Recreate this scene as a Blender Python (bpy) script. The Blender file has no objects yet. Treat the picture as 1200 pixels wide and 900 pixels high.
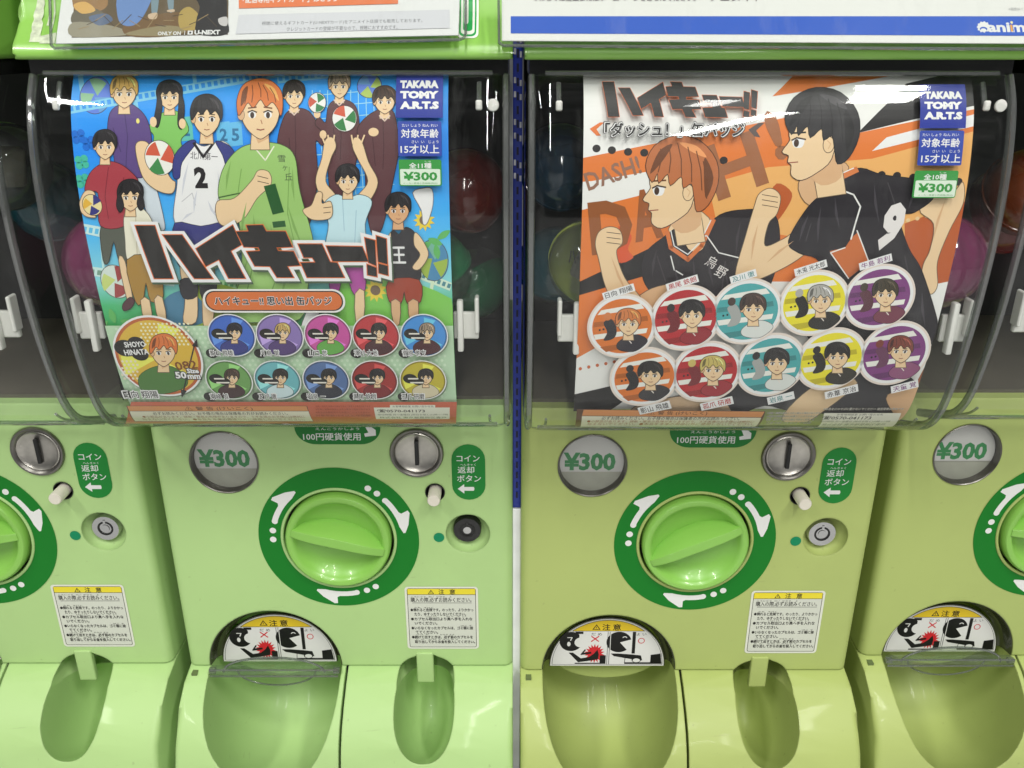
import bpy, bmesh, math, random
from mathutils import Vector, Matrix
from mathutils.geometry import tessellate_polygon
random.seed(7)
SC = bpy.context.scene
COL = SC.collection
R = math.radians

# ------------------------------------------------------------------ camera, light, exposure
CAM_H = 0.70                     # camera height above the floor
FOC = 1010.0                     # focal length in pixels of a 1200 px wide frame
TP = 0.404                       # tangent of the downward pitch
CP = math.cos(math.atan(TP))
cam = bpy.data.cameras.new('camera')
cam.sensor_width = 36.0
cam.lens = FOC * 36.0 / 1200.0
cam.clip_start = 0.02
cam.clip_end = 60
camo = bpy.data.objects.new('camera', cam)
COL.objects.link(camo)
camo.location = (0, 0, CAM_H)
camo.rotation_euler = (R(90) - math.atan(TP), 0, 0)
SC.camera = camo

w = bpy.data.worlds.new('World')
SC.world = w
w.use_nodes = True
wn, wl = w.node_tree.nodes, w.node_tree.links
wt = wn.new('ShaderNodeTexCoord'); wm = wn.new('ShaderNodeMapping'); wx = wn.new('ShaderNodeTexNoise'); wr = wn.new('ShaderNodeValToRGB')
wm.inputs['Scale'].default_value = (1.0, 1.0, 2.2)
wx.inputs['Scale'].default_value = 2.6; wx.inputs['Detail'].default_value = 5; wx.inputs['Roughness'].default_value = 0.6
e_ = wr.color_ramp.elements
e_[0].position = 0.36; e_[0].color = (0.10, 0.105, 0.11, 1)
e_[1].position = 0.72; e_[1].color = (1.5, 1.5, 1.45, 1)
q_ = e_.new(0.52); q_.color = (0.34, 0.35, 0.36, 1)
wl.new(wt.outputs['Generated'], wm.inputs[0]); wl.new(wm.outputs[0], wx.inputs['Vector']); wl.new(wx.outputs['Fac'], wr.inputs[0])
wl.new(wr.outputs[0], wn['Background'].inputs[0])
wn['Background'].inputs[1].default_value = 0.37

def tube(name, loc, sx, sy, power, rz=0, tilt=0):
    l = bpy.data.lights.new(name, 'AREA')
    l.shape = 'RECTANGLE'
    l.size, l.size_y = sx, sy
    l.energy = power
    l.color = (1.0, 0.985, 0.95)
    o = bpy.data.objects.new(name, l)
    COL.objects.link(o)
    o.location = loc
    o.rotation_euler = (tilt, 0, rz)
    return o
tube('ceiling_or_fill_lamp', (-1.72, -1.05, 2.75), 1.5, 0.13, 54, R(90))
tube('ceiling_or_fill_lamp', (1.30, -1.02, 2.75), 1.1, 0.22, 48, R(101))
tube('ceiling_or_fill_lamp', (1.25, -3.75, 2.75), 2.5, 0.10, 50, R(88))
tube('ceiling_or_fill_lamp', (0.78, -1.60, 2.75), 0.6, 0.13, 6, R(90))
tube('ceiling_or_fill_lamp', (0.015, -1.20, 2.75), 1.5, 0.06, 38, R(90))  # added fill, centred over the gap so the covers do not mirror it
tube('ceiling_or_fill_lamp', (0.02, -5.0, 2.75), 5.0, 0.10, 104, R(90))  # added far fill that brightens the lower part of the posters

SC.view_settings.view_transform = 'Standard'
SC.view_settings.look = 'None'
SC.view_settings.exposure = 0.0
SC.view_settings.gamma = 1.0
SC.render.engine = 'CYCLES'
SC.cycles.max_bounces = 12
SC.cycles.transparent_max_bounces = 40
SC.cycles.caustics_reflective = False
SC.cycles.caustics_refractive = False
SC.cycles.sample_clamp_indirect = 6
SC.cycles.use_denoising = True

# ------------------------------------------------------------------ materials
def lin(c):
    return tuple(((v/255.0)/12.92 if v/255.0 <= 0.04045 else ((v/255.0+0.055)/1.055)**2.4) for v in c)

def nodes(m):
    m.use_nodes = True
    nt = m.node_tree
    return nt, nt.nodes, nt.links, nt.nodes['Principled BSDF']

def mat(name, col, rough=0.5, metal=0.0, coat=0.0, var=0.0, vscale=30, bevel=0.0, bump=0.0, bscale=400, spec=0.5, scuff=0.0):
    m = bpy.data.materials.new(name)
    nt, N, L, b = nodes(m)
    b.inputs['Base Color'].default_value = (*col, 1)
    b.inputs['Roughness'].default_value = rough
    b.inputs['Metallic'].default_value = metal
    b.inputs['Specular IOR Level'].default_value = spec
    if coat:
        b.inputs['Coat Weight'].default_value = coat
        b.inputs['Coat Roughness'].default_value = 0.06
    if var:
        tc = N.new('ShaderNodeTexCoord'); n = N.new('ShaderNodeTexNoise')
        n.inputs['Scale'].default_value = vscale; n.inputs['Detail'].default_value = 6
        mx = N.new('ShaderNodeMix'); mx.data_type = 'RGBA'
        mr = N.new('ShaderNodeMapRange')
        mr.inputs[1].default_value = 0.3; mr.inputs[2].default_value = 0.7
        L.new(tc.outputs['Object'], n.inputs['Vector'])
        L.new(n.outputs['Fac'], mr.inputs[0]); L.new(mr.outputs[0], mx.inputs[0])
        mx.inputs[6].default_value = (*[c*(1-var) for c in col], 1)
        mx.inputs[7].default_value = (*[min(1, c*(1+var)) for c in col], 1)
        src = mx.outputs[2]
        if scuff:
            for sc_, lo, hi, k in (((38, 38, 38), 0.69, 0.76, scuff), ((9, 9, 70), 0.70, 0.74, scuff*.5), ((5, 5, 5), 0.50, 0.80, scuff*.35)):
                mp = N.new('ShaderNodeMapping'); mp.inputs['Scale'].default_value = sc_; mp.inputs['Rotation'].default_value = (0, 0.5 if sc_[2] > 60 else 0, 0)
                n3 = N.new('ShaderNodeTexNoise'); n3.inputs['Scale'].default_value = 4.0; n3.inputs['Detail'].default_value = 4
                m3 = N.new('ShaderNodeMapRange'); m3.inputs[1].default_value = lo; m3.inputs[2].default_value = hi; m3.inputs[4].default_value = k
                x3 = N.new('ShaderNodeMix'); x3.data_type = 'RGBA'; x3.inputs[7].default_value = (col[0]*.45, col[1]*.40, col[2]*.45, 1)
                L.new(tc.outputs['Object'], mp.inputs[0]); L.new(mp.outputs[0], n3.inputs['Vector']); L.new(n3.outputs['Fac'], m3.inputs[0])
                L.new(m3.outputs[0], x3.inputs[0]); L.new(src, x3.inputs[6]); src = x3.outputs[2]
        L.new(src, b.inputs['Base Color'])
        mr2 = N.new('ShaderNodeMapRange')
        mr2.inputs[3].default_value = max(0.02, rough-0.06); mr2.inputs[4].default_value = rough+0.08
        L.new(n.outputs['Fac'], mr2.inputs[0]); L.new(mr2.outputs[0], b.inputs['Roughness'])
    nrm = None
    if bevel:
        bv = N.new('ShaderNodeBevel'); bv.samples = 4
        bv.inputs['Radius'].default_value = bevel
        nrm = bv.outputs[0]
    if bump:
        tc = N.new('ShaderNodeTexCoord'); n = N.new('ShaderNodeTexNoise')
        n.inputs['Scale'].default_value = bscale; n.inputs['Detail'].default_value = 3
        bp = N.new('ShaderNodeBump'); bp.inputs['Strength'].default_value = bump; bp.inputs['Distance'].default_value = 0.001
        L.new(tc.outputs['Object'], n.inputs['Vector']); L.new(n.outputs['Fac'], bp.inputs['Height'])
        if nrm: L.new(nrm, bp.inputs['Normal'])
        nrm = bp.outputs[0]
    if nrm: L.new(nrm, b.inputs['Normal'])
    return m

def clear(name, tint=(1, 1, 1), rough=0.04, ior=1.5, haze=0.015, scratch=True, edge=0.0):
    """thin clear plastic sheet: see-through with a Fresnel gloss and a little scuffing"""
    m = bpy.data.materials.new(name)
    m.use_nodes = True
    nt = m.node_tree; N = nt.nodes; L = nt.links
    N.remove(N['Principled BSDF'])
    out = N['Material Output']
    tr = N.new('ShaderNodeBsdfTransparent'); tr.inputs[0].default_value = (*tint, 1)
    gl = N.new('ShaderNodeBsdfGlossy'); gl.inputs['Roughness'].default_value = rough
    df = N.new('ShaderNodeBsdfDiffuse'); df.inputs[0].default_value = (0.8, 0.82, 0.8, 1)
    fr = N.new('ShaderNodeFresnel'); fr.inputs[0].default_value = ior
    m1 = N.new('ShaderNodeMixShader'); m2 = N.new('ShaderNodeMixShader')
    L.new(tr.outputs[0], m1.inputs[1]); L.new(df.outputs[0], m1.inputs[2])
    if scratch:
        tc = N.new('ShaderNodeTexCoord'); mp = N.new('ShaderNodeMapping')
        mp.inputs['Scale'].default_value = (30, 8, 9)
        n = N.new('ShaderNodeTexNoise'); n.inputs['Scale'].default_value = 1.6; n.inputs['Detail'].default_value = 9; n.inputs['Roughness'].default_value = 0.7
        mr = N.new('ShaderNodeMapRange'); mr.inputs[1].default_value = 0.52; mr.inputs[2].default_value = 0.78
        mr.inputs[3].default_value = haze*0.35; mr.inputs[4].default_value = haze*4
        L.new(tc.outputs['Object'], mp.inputs[0]); L.new(mp.outputs[0], n.inputs['Vector'])
        L.new(n.outputs['Fac'], mr.inputs[0]); L.new(mr.outputs[0], m1.inputs[0])
        # the sheet is not optically flat: a slow waviness bends what it mirrors
        n2 = N.new('ShaderNodeTexNoise'); n2.inputs['Scale'].default_value = 11; n2.inputs['Detail'].default_value = 2
        bp = N.new('ShaderNodeBump'); bp.inputs['Strength'].default_value = 0.012; bp.inputs['Distance'].default_value = 0.01
        L.new(tc.outputs['Object'], n2.inputs['Vector']); L.new(n2.outputs['Fac'], bp.inputs['Height'])
        L.new(bp.outputs[0], gl.inputs['Normal'])
    else:
        m1.inputs[0].default_value = haze
    ge = N.new('ShaderNodeNewGeometry'); io = N.new('ShaderNodeMapRange')
    io.inputs[3].default_value = ior; io.inputs[4].default_value = 1/ior
    L.new(ge.outputs['Backfacing'], io.inputs[0]); L.new(io.outputs[0], fr.inputs[0])
    L.new(fr.outputs[0], m2.inputs[0]); L.new(m1.outputs[0], m2.inputs[1]); L.new(gl.outputs[0], m2.inputs[2])
    L.new(m2.outputs[0], out.inputs[0])
    return m

M = {}
M['green'] = mat('pale green plastic', (0.400, 0.588, 0.232), 0.48, scuff=0.34, coat=0.05, spec=0.4, var=0.03, vscale=7, bevel=0.0022)
M['olive'] = mat('yellowed green plastic', (0.392, 0.472, 0.148), 0.48, scuff=0.34, coat=0.05, spec=0.4, var=0.03, vscale=7, bevel=0.0022)
M['lid'] = mat('leaf green plastic', (0.245, 0.500, 0.085), 0.30, coat=0.3, var=0.03, vscale=9, bevel=0.003)
M['knob'] = mat('bright green plastic', (0.235, 0.500, 0.085), 0.32, coat=0.25, bevel=0.0012)
M['dkgreen'] = mat('dark green print', lin((18, 116, 34)), 0.5, spec=0.25)
M['white'] = mat('white print', (0.74, 0.74, 0.72), 0.45)
M['black'] = mat('black plastic', (0.008, 0.008, 0.008), 0.5)
M['gloss_black'] = mat('glossy black plastic', (0.012, 0.012, 0.012), 0.12)
M['bin'] = mat('shade darkened bin plastic', (0.010, 0.011, 0.010), 0.6, var=0.2, vscale=20)  # near-black colour stands in for the shade inside the hopper
M['binfloor'] = mat('grey bin floor plastic', (0.105, 0.095, 0.075), 0.5, var=0.15, vscale=25)
M['hood'] = mat('dark olive plastic', (0.035, 0.042, 0.016), 0.22, coat=0.4, var=0.1, vscale=60)
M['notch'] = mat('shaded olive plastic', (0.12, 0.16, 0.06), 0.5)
M['steel'] = mat('brushed steel', (0.46, 0.44, 0.40), 0.33, metal=1.0, var=0.2, vscale=90)
M['dksteel'] = mat('dark steel', (0.20, 0.19, 0.175), 0.35, metal=1.0, var=0.2, vscale=90)
M['chrome'] = mat('lock chrome', (0.62, 0.62, 0.62), 0.25, metal=1.0)
M['button'] = mat('ivory plastic', (0.70, 0.66, 0.56), 0.35, bevel=0.0008)
M['clip'] = mat('milky white plastic', (0.66, 0.66, 0.62), 0.4, bevel=0.001)
M['card'] = mat('grey white card', (0.58, 0.58, 0.56), 0.5)
M['winback'] = mat('grey window backing', (0.36, 0.37, 0.30), 0.4, var=0.1, vscale=60)
M['cover'] = clear('clear cover plastic', (0.965, 0.975, 0.965), haze=0.011)
M['rim'] = clear('clear plastic edge', (0.55, 0.58, 0.56), 0.10, 2.2, 0.09, scratch=False)
M['flap'] = clear('clear flap plastic', (0.86, 0.91, 0.82), 0.05, 1.5, 0.03, scratch=False)
M['sleeve'] = clear('clear sleeve film', (0.97, 0.98, 0.97), 0.05, 1.45, 0.012)
M['lens'] = clear('clear window lens', (0.93, 0.93, 0.92), 0.05, 1.5, 0.02, scratch=False)

INK = {}
def ink(c, rough=0.42):
    k = (tuple(int(v) for v in c), rough)
    if k not in INK:
        l = [min(0.74, v*1.02) for v in lin(c)]
        INK[k] = mat('print %d %d %d' % k[0], l, rough, spec=0.35)
    return INK[k]

def gradient_ink(name, stops, z0, z1, sx=0.0):
    """a printed colour gradient that runs down the sheet"""
    m = bpy.data.materials.new(name)
    nt, N, L, b = nodes(m)
    tc = N.new('ShaderNodeTexCoord'); sep = N.new('ShaderNodeSeparateXYZ'); mr = N.new('ShaderNodeMapRange'); cr = N.new('ShaderNodeValToRGB')
    mr.inputs[1].default_value = z0; mr.inputs[2].default_value = z1
    L.new(tc.outputs['Object'], sep.inputs[0]); L.new(sep.outputs[2], mr.inputs[0]); L.new(mr.outputs[0], cr.inputs[0])
    e = cr.color_ramp.elements
    while len(e) < len(stops): e.new(0.5)
    for i, (p, c) in enumerate(stops):
        e[i].position = p; e[i].color = (*[min(0.82, v*1.12) for v in lin(c)], 1)
    L.new(cr.outputs[0], b.inputs['Base Color'])
    b.inputs['Roughness'].default_value = 0.42; b.inputs['Specular IOR Level'].default_value = 0.35
    return m

# ------------------------------------------------------------------ object helpers
def link(name, me, mats, parent=None, loc=(0, 0, 0), ang=35):
    me.name = name
    for m in mats: me.materials.append(m)
    o = bpy.data.objects.new(name, me)
    COL.objects.link(o)
    o.parent = parent
    o.location = loc
    if ang:
        me.polygons.foreach_set('use_smooth', [True]*len(me.polygons))
        me.set_sharp_from_angle(angle=R(ang))
    return o

def from_bm(name, bm, mats, parent=None, loc=(0, 0, 0), ang=35):
    me = bpy.data.meshes.new(name)
    bm.normal_update()
    bmesh.ops.recalc_face_normals(bm, faces=bm.faces)
    bm.to_mesh(me); bm.free()
    return link(name, me, mats if isinstance(mats, (list, tuple)) else [mats], parent, loc, ang)

def empty(name, loc, label, cat, group=None):
    o = bpy.data.objects.new(name, None)
    COL.objects.link(o); o.location = loc; o.empty_display_size = 0.05
    tag(o, label, cat, group)
    return o

def tag(o, label, cat, group=None):
    o['label'] = label; o['category'] = cat
    if group: o['group'] = group

def box(bm, x0, x1, y0, y1, z0, z1, bev=0, seg=3, mi=0):
    r = bmesh.ops.create_cube(bm, size=1.0, matrix=Matrix.Translation(((x0+x1)/2, (y0+y1)/2, (z0+z1)/2)) @ Matrix.Diagonal((x1-x0, y1-y0, z1-z0, 1)))
    vs = r['verts']
    fs = set(f for v in vs for f in v.link_faces)
    if bev:
        es = list(set(e for v in vs for e in v.link_edges))
        rr = bmesh.ops.bevel(bm, geom=es, offset=bev, segments=seg, affect='EDGES', profile=0.5)
        fs = set(rr['faces']) | set(f for f in fs if f.is_valid)
    for f in fs:
        if f.is_valid: f.material_index = mi
    return bm

def lathe(bm, prof, n=64, cx=0, cz=0, mi=0, close=False):
    """revolve (radius, outward) pairs about the axis that points out of the panel (-Y)"""
    rings = []
    for r, p in prof:
        if r < 1e-6:
            rings.append([bm.verts.new((cx, -p, cz))])
        else:
            rings.append([bm.verts.new((cx+r*math.cos(2*math.pi*i/n), -p, cz+r*math.sin(2*math.pi*i/n))) for i in range(n)])
    for a, b in zip(rings, rings[1:]):
        for i in range(n):
            j = (i+1) % n
            if len(a) == 1 and len(b) == 1: continue
            if len(a) == 1: f = bm.faces.new((a[0], b[i], b[j]))
            elif len(b) == 1: f = bm.faces.new((a[i], b[0], a[j]))
            else: f = bm.faces.new((a[i], b[i], b[j], a[j]))
            f.material_index = mi
    return bm

def tubepath(bm, pts, r, n=8, mi=0, flat=1.0):
    pts = [Vector(p) for p in pts]
    rings = []
    a = None
    for i, p in enumerate(pts):
        d = ((pts[min(i+1, len(pts)-1)]-p).normalized() + (p-pts[max(i-1, 0)]).normalized()).normalized()
        if a is None:
            a = d.cross(Vector((1, 0, 0)))
            if a.length < 0.2: a = d.cross(Vector((0, 1, 0)))
        a = (a-d*a.dot(d)).normalized(); b = d.cross(a).normalized()
        rings.append([bm.verts.new(p + a*math.cos(2*math.pi*k/n)*r + b*math.sin(2*math.pi*k/n)*r*flat) for k in range(n)])
    for A, B in zip(rings, rings[1:]):
        for k in range(n):
            f = bm.faces.new((A[k], A[(k+1) % n], B[(k+1) % n], B[k])); f.material_index = mi
    bm.faces.new(rings[0]); bm.faces.new(rings[-1][::-1])
    return bm

def catmull(pts, n=8, closed=False):
    P = [Vector((*p, 0)) if len(p) == 2 else Vector(p) for p in pts]
    out = []
    N = len(P)
    rng = range(N) if closed else range(N-1)
    for i in rng:
        p0 = P[(i-1) % N] if closed else P[max(i-1, 0)]
        p1 = P[i]; p2 = P[(i+1) % N]
        p3 = P[(i+2) % N] if closed else P[min(i+2, N-1)]
        for k in range(n):
            t = k/n
            q = 0.5*((2*p1)+(-p0+p2)*t+(2*p0-5*p1+4*p2-p3)*t*t+(-p0+3*p1-3*p2+p3)*t*t*t)
            out.append((q.x, q.y))
    if not closed: out.append((P[-1].x, P[-1].y))
    return out

def boolean(bm, cutters):
    """cut a list of bmeshes out of bm; returns a new mesh"""
    def tmp(b):
        me = bpy.data.meshes.new('tmp'); b.normal_update(); bmesh.ops.recalc_face_normals(b, faces=b.faces); b.to_mesh(me); b.free()
        o = bpy.data.objects.new('tmp', me); COL.objects.link(o); return o
    base = tmp(bm); cs = [tmp(c) for c in cutters]
    for c in cs:
        md = base.modifiers.new('cut', 'BOOLEAN'); md.operation = 'DIFFERENCE'; md.object = c; md.solver = 'EXACT'
    dg = bpy.context.evaluated_depsgraph_get()
    dg.update()
    me = bpy.data.meshes.new_from_object(base.evaluated_get(dg))
    for o in [base]+cs:
        d = o.data; bpy.data.objects.remove(o); bpy.data.meshes.remove(d)
    me.materials.clear()
    return me

# ------------------------------------------------------------------ writing
FONT_CACHE = {}
def text_flat(s, bold=0.0, shear=0.0, space=1.0):
    """flat filled outlines of a line of writing, origin at its centre"""
    k = (s, bold, shear, space)
    if k in FONT_CACHE: return FONT_CACHE[k]
    c = bpy.data.curves.new('writing', 'FONT')
    c.body = s; c.size = 1.0; c.fill_mode = 'FRONT'; c.resolution_u = 2
    c.offset = bold; c.shear = shear; c.space_character = space
    o = bpy.data.objects.new('writing', c)
    COL.objects.link(o)
    dg = bpy.context.evaluated_depsgraph_get(); dg.update()
    me = bpy.data.meshes.new_from_object(o.evaluated_get(dg))
    V = [(v.co.x, v.co.y) for v in me.vertices]
    F = [tuple(p.vertices) for p in me.polygons]
    bpy.data.objects.remove(o); bpy.data.curves.remove(c); bpy.data.meshes.remove(me)
    if V:
        xs = [v[0] for v in V]; ys = [v[1] for v in V]
        cx, cy = (min(xs)+max(xs))/2, (min(ys)+max(ys))/2
        V = [(x-cx, y-cy) for x, y in V]
        wh = (max(xs)-min(xs), max(ys)-min(ys))
    else: wh = (1, 1)
    FONT_CACHE[k] = (V, F, wh)
    return FONT_CACHE[k]

# ------------------------------------------------------------------ surfaces that carry print
class Surface:
    """a sheet extruded along X whose side profile is (out, down): out of the panel, down from eye level"""
    def __init__(s, prof, xc, D, off=0.0, step=0.003):
        s.xc, s.D = xc, D
        pts = [Vector(p) for p in prof]
        L = [0]
        for a, b in zip(pts, pts[1:]): L.append(L[-1]+(b-a).length)
        n = max(1, int(L[-1]/step))
        s.grid = [L[-1]*i/n for i in range(n+1)]
        base = []
        j = 0
        for g in s.grid:
            while j < len(L)-2 and L[j+1] < g: j += 1
            t = (g-L[j])/max(1e-9, L[j+1]-L[j])
            base.append(pts[j].lerp(pts[j+1], min(1, max(0, t))))
        s.nrm = []
        for i in range(len(base)):
            d = base[min(i+1, len(base)-1)]-base[max(i-1, 0)]
            s.nrm.append(Vector((d.y, -d.x)).normalized())
        s.pt = [b+nn*off for b, nn in zip(base, s.nrm)]
        s.h = s.grid[1]-s.grid[0]
    def shifted(s, d):
        o = object.__new__(Surface); o.__dict__.update(s.__dict__)
        o.pt = [p+n*d for p, n in zip(s.pt, s.nrm)]
        return o
    def at(s, X, u, off=0.0):
        i = min(len(s.pt)-2, max(0, int(u/s.h)))
        t = (u-s.grid[i])/s.h
        q = s.pt[i].lerp(s.pt[i+1], t)+s.nrm[i].lerp(s.nrm[i+1], t)*off
        return Vector((X, -q.x, CAM_H-q.y))
    def px(s, x, y):
        """where the sheet is met by the line of sight of picture point (x, y)"""
        v = (y-450)/FOC
        ta = (TP+v)/(1-TP*v)
        f = [p.y-(s.D-p.x)*ta for p in s.pt]
        for i in range(len(f)-1):
            if f[i] <= 0 <= f[i+1]: break
        else:
            i = 0 if f[0] > 0 else len(f)-2
        t = f[i]/(f[i]-f[i+1])
        u = s.grid[i]+t*s.h
        d = s.D-s.pt[i].lerp(s.pt[i+1], t).x
        z = d/(CP*(1-TP*v))
        return ((x-600)/FOC*z-s.xc, u)
    def scale(s, x, y):
        a = s.px(x, y); b = s.px(x+2, y); c = s.px(x, y+2)
        return (b[0]-a[0])/2, (c[1]-a[1])/2

class Print:
    """ink laid on a Surface; every new shape lies a hair above the one before"""
    STEP = 0.000004
    def __init__(s, surf, off=0.0):
        s.S = surf.shifted(off); s.items = []; s.off = 0.0; s.k = 0; s.mats = []; s.lim = None
    def mi(s, m):
        if not isinstance(m, bpy.types.Material): m = ink(m)
        if m not in s.mats: s.mats.append(m)
        return s.mats.index(m)
    def flat(s, V, F, m, same=False):
        if not same: s.k += 1
        if s.lim: V = [(min(s.lim[1], max(s.lim[0], x)), u) for x, u in V]
        s.items.append((V, F, s.mi(m), s.off+s.k*s.STEP))
    def local(s, pts, m, same=False):
        tri = tessellate_polygon([[Vector((p[0], p[1], 0)) for p in pts]])
        s.flat(pts, [tuple(t) for t in tri], m, same)
    def poly(s, pts, m, smooth=0, same=False):
        if smooth: pts = catmull(pts, smooth, True)
        s.local([s.S.px(*p) for p in pts], m, same)
    def rect(s, x0, y0, x1, y1, m, r=0.0):
        s.rectc((x0+x1)/2, (y0+y1)/2, abs(x1-x0), abs(y1-y0), m, r)
    def rectc(s, cx, cy, w_, h_, m, r=0.0, rot=0):
        X, u = s.S.px(cx, cy); kx, ku = s.S.scale(cx, cy)
        a, b = w_*kx/2, h_*ku/2; r = min(r*kx, a, b)
        pts = []
        if r:
            for (sx, sy, a0) in ((1, 1, 0), (-1, 1, 90), (-1, -1, 180), (1, -1, 270)):
                for q in range(7):
                    t = R(a0+q*15)
                    pts.append((sx*(a-r)+r*math.cos(t), sy*(b-r)+r*math.sin(t)))
        else: pts = [(-a, -b), (a, -b), (a, b), (-a, b)]
        c, sn = math.cos(rot), math.sin(rot)
        s.local([(X+p*c-q*sn, u+p*sn+q*c) for p, q in pts], m)
    def disc(s, cx, cy, rx, ry, m, n=28, same=False):
        X, u = s.S.px(cx, cy); kx, ku = s.S.scale(cx, cy)
        s.local([(X+rx*kx*math.cos(2*math.pi*i/n), u+ry*ku*math.sin(2*math.pi*i/n)) for i in range(n)], m, same)
    def line(s, pts, wd, m, same=False):
        """a stroke through picture points"""
        q = [Vector(p) for p in pts]
        if not same: s.k += 1
        for a, b in zip(q, q[1:]):
            d = (b-a).normalized(); nn = Vector((-d.y, d.x))*wd/2; e = d*wd*0.3
            pp = [a-e+nn, b+e+nn, b+e-nn, a-e-nn]
            s.flat([s.S.px(*p) for p in pp], [(0, 1, 2, 3)], m, True)
            
    def text(s, body, cx, cy, wd, ht, m, bold=0.0, rot=0, shear=0.0, space=1.0, keep=False):
        """a line of writing centred on a picture point, wd x ht picture pixels"""
        if bold > 0.004 and any(ord(ch_) > 0x2E80 for ch_ in body):
            n_ = len(body)
            em = min(wd/n_, ht)
            for q in range(8 if bold > .04 else 4):
                a_ = 2*math.pi*q/(8 if bold > .04 else 4)
                s.text(body, cx+math.cos(a_)*bold*em*.9, cy+math.sin(a_)*bold*em*.9, wd, ht, m, 0.0, rot, shear, space, keep)
        bold = 0.0 if any(ord(ch_) > 0x2E80 for ch_ in body) else bold
        V, F, wh = text_flat(body, bold, shear, space)
        X, u = s.S.px(cx, cy); kx, ku = s.S.scale(cx, cy)
        sx = wd*kx/wh[0]; sy = ht*ku/wh[1] if not keep else sx
        c, sn = math.cos(rot), math.sin(rot)
        s.flat([(X+x*sx*c+y*sy*sn, u+x*sx*sn*-1*-1-y*sy*c) if rot == 0 else (X+(x*sx)*c-(-y*sy)*sn, u+(x*sx)*sn+(-y*sy)*c) for x, y in V], F, m)
    def build(s, name, parent):
        bm = bmesh.new()
        lay = bm.verts.layers.float.new('o')
        for V, F, mi, off in s.items:
            vs = [bm.verts.new((x, u, 0)) for x, u in V]
            for v in vs: v[lay] = off
            for f in F:
                if len(set(f)) < 3: continue
                try:
                    fc = bm.faces.new([vs[i] for i in f]); fc.material_index = mi
                except ValueError: pass
        us = [v.co.y for v in bm.verts]
        lo, hi = min(us), max(us)
        for g in s.S.grid:
            if lo+1e-6 < g < hi-1e-6:
                es = [e for e in bm.edges if min(e.verts[0].co.y, e.verts[1].co.y) < g-1e-7 and max(e.verts[0].co.y, e.verts[1].co.y) > g+1e-7]
                if not es: continue
                fs = set(f for e in es for f in e.link_faces)
                vs = set(v for f in fs for v in f.verts)
                es2 = set(e for f in fs for e in f.edges)
                bmesh.ops.bisect_plane(bm, geom=list(vs)+list(es2)+list(fs), plane_co=(0, g, 0), plane_no=(0, 1, 0), dist=1e-7)
        for v in bm.verts:
            v.co = s.S.at(v.co.x, v.co.y, v[lay])
        bm.normal_update()
        for f in bm.faces:
            if f.normal.y > 0: f.normal_flip()
        me = bpy.data.meshes.new(name); bm.to_mesh(me); bm.free()
        return link(name, me, s.mats, parent, ang=0)

def grow(pts, d):
    """offset a polygon outwards by d (mitred)"""
    n = len(pts)
    area = sum(pts[i][0]*pts[(i+1) % n][1]-pts[(i+1) % n][0]*pts[i][1] for i in range(n))
    sg = 1 if area > 0 else -1
    out = []
    for i in range(n):
        p0, p1, p2 = Vector(pts[i-1]), Vector(pts[i]), Vector(pts[(i+1) % n])
        a = (p1-p0).normalized(); b = (p2-p1).normalized()
        na = Vector((a.y, -a.x))*sg; nb = Vector((b.y, -b.x))*sg
        m_ = na+nb
        if m_.length < 1e-3: m_ = na
        m_.normalize()
        k = d/max(0.45, m_.dot(na))
        q = p1+m_*k
        out.append((q.x, q.y))
    return out

# ------------------------------------------------------------------ the setting
def sheet(name, x0, x1, y0, y1, z, m):
    bm = bmesh.new()
    bm.faces.new([bm.verts.new(p) for p in ((x0, y0, z), (x1, y0, z), (x1, y1, z), (x0, y1, z))])
    o = from_bm(name, bm, m, ang=0)
    o['kind'] = 'structure'
    return o
fl = mat('pale grey floor', (0.45, 0.45, 0.45), 0.3, var=0.12, vscale=9)
sheet('floor', -4, 4, -4, 4, 0, fl)

# ------------------------------------------------------------------ the capsule machine
W = 0.2985                                  # width of a machine
COVER = catmull([(0.081, 0.021), (0.092, 0.040), (0.0995, 0.070), (0.1025, 0.105), (0.1015, 0.140), (0.0975, 0.180), (0.090, 0.218), (0.081, 0.246), (0.067, 0.2635), (0.044, 0.2755), (0.014, 0.2870)], 6)
PANEL = [(0.0, 0.255), (0.0, 0.560)]
ZP = lambda down: CAM_H-down

# machines: x of the middle, distance of the front panel
POS = {'A0': (-0.4632, 0.642), 'A1': (-0.1486, 0.639), 'B0': (0.1568, 0.633), 'B1': (0.4752, 0.653)}
XC, DD = POS['A1']

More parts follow.
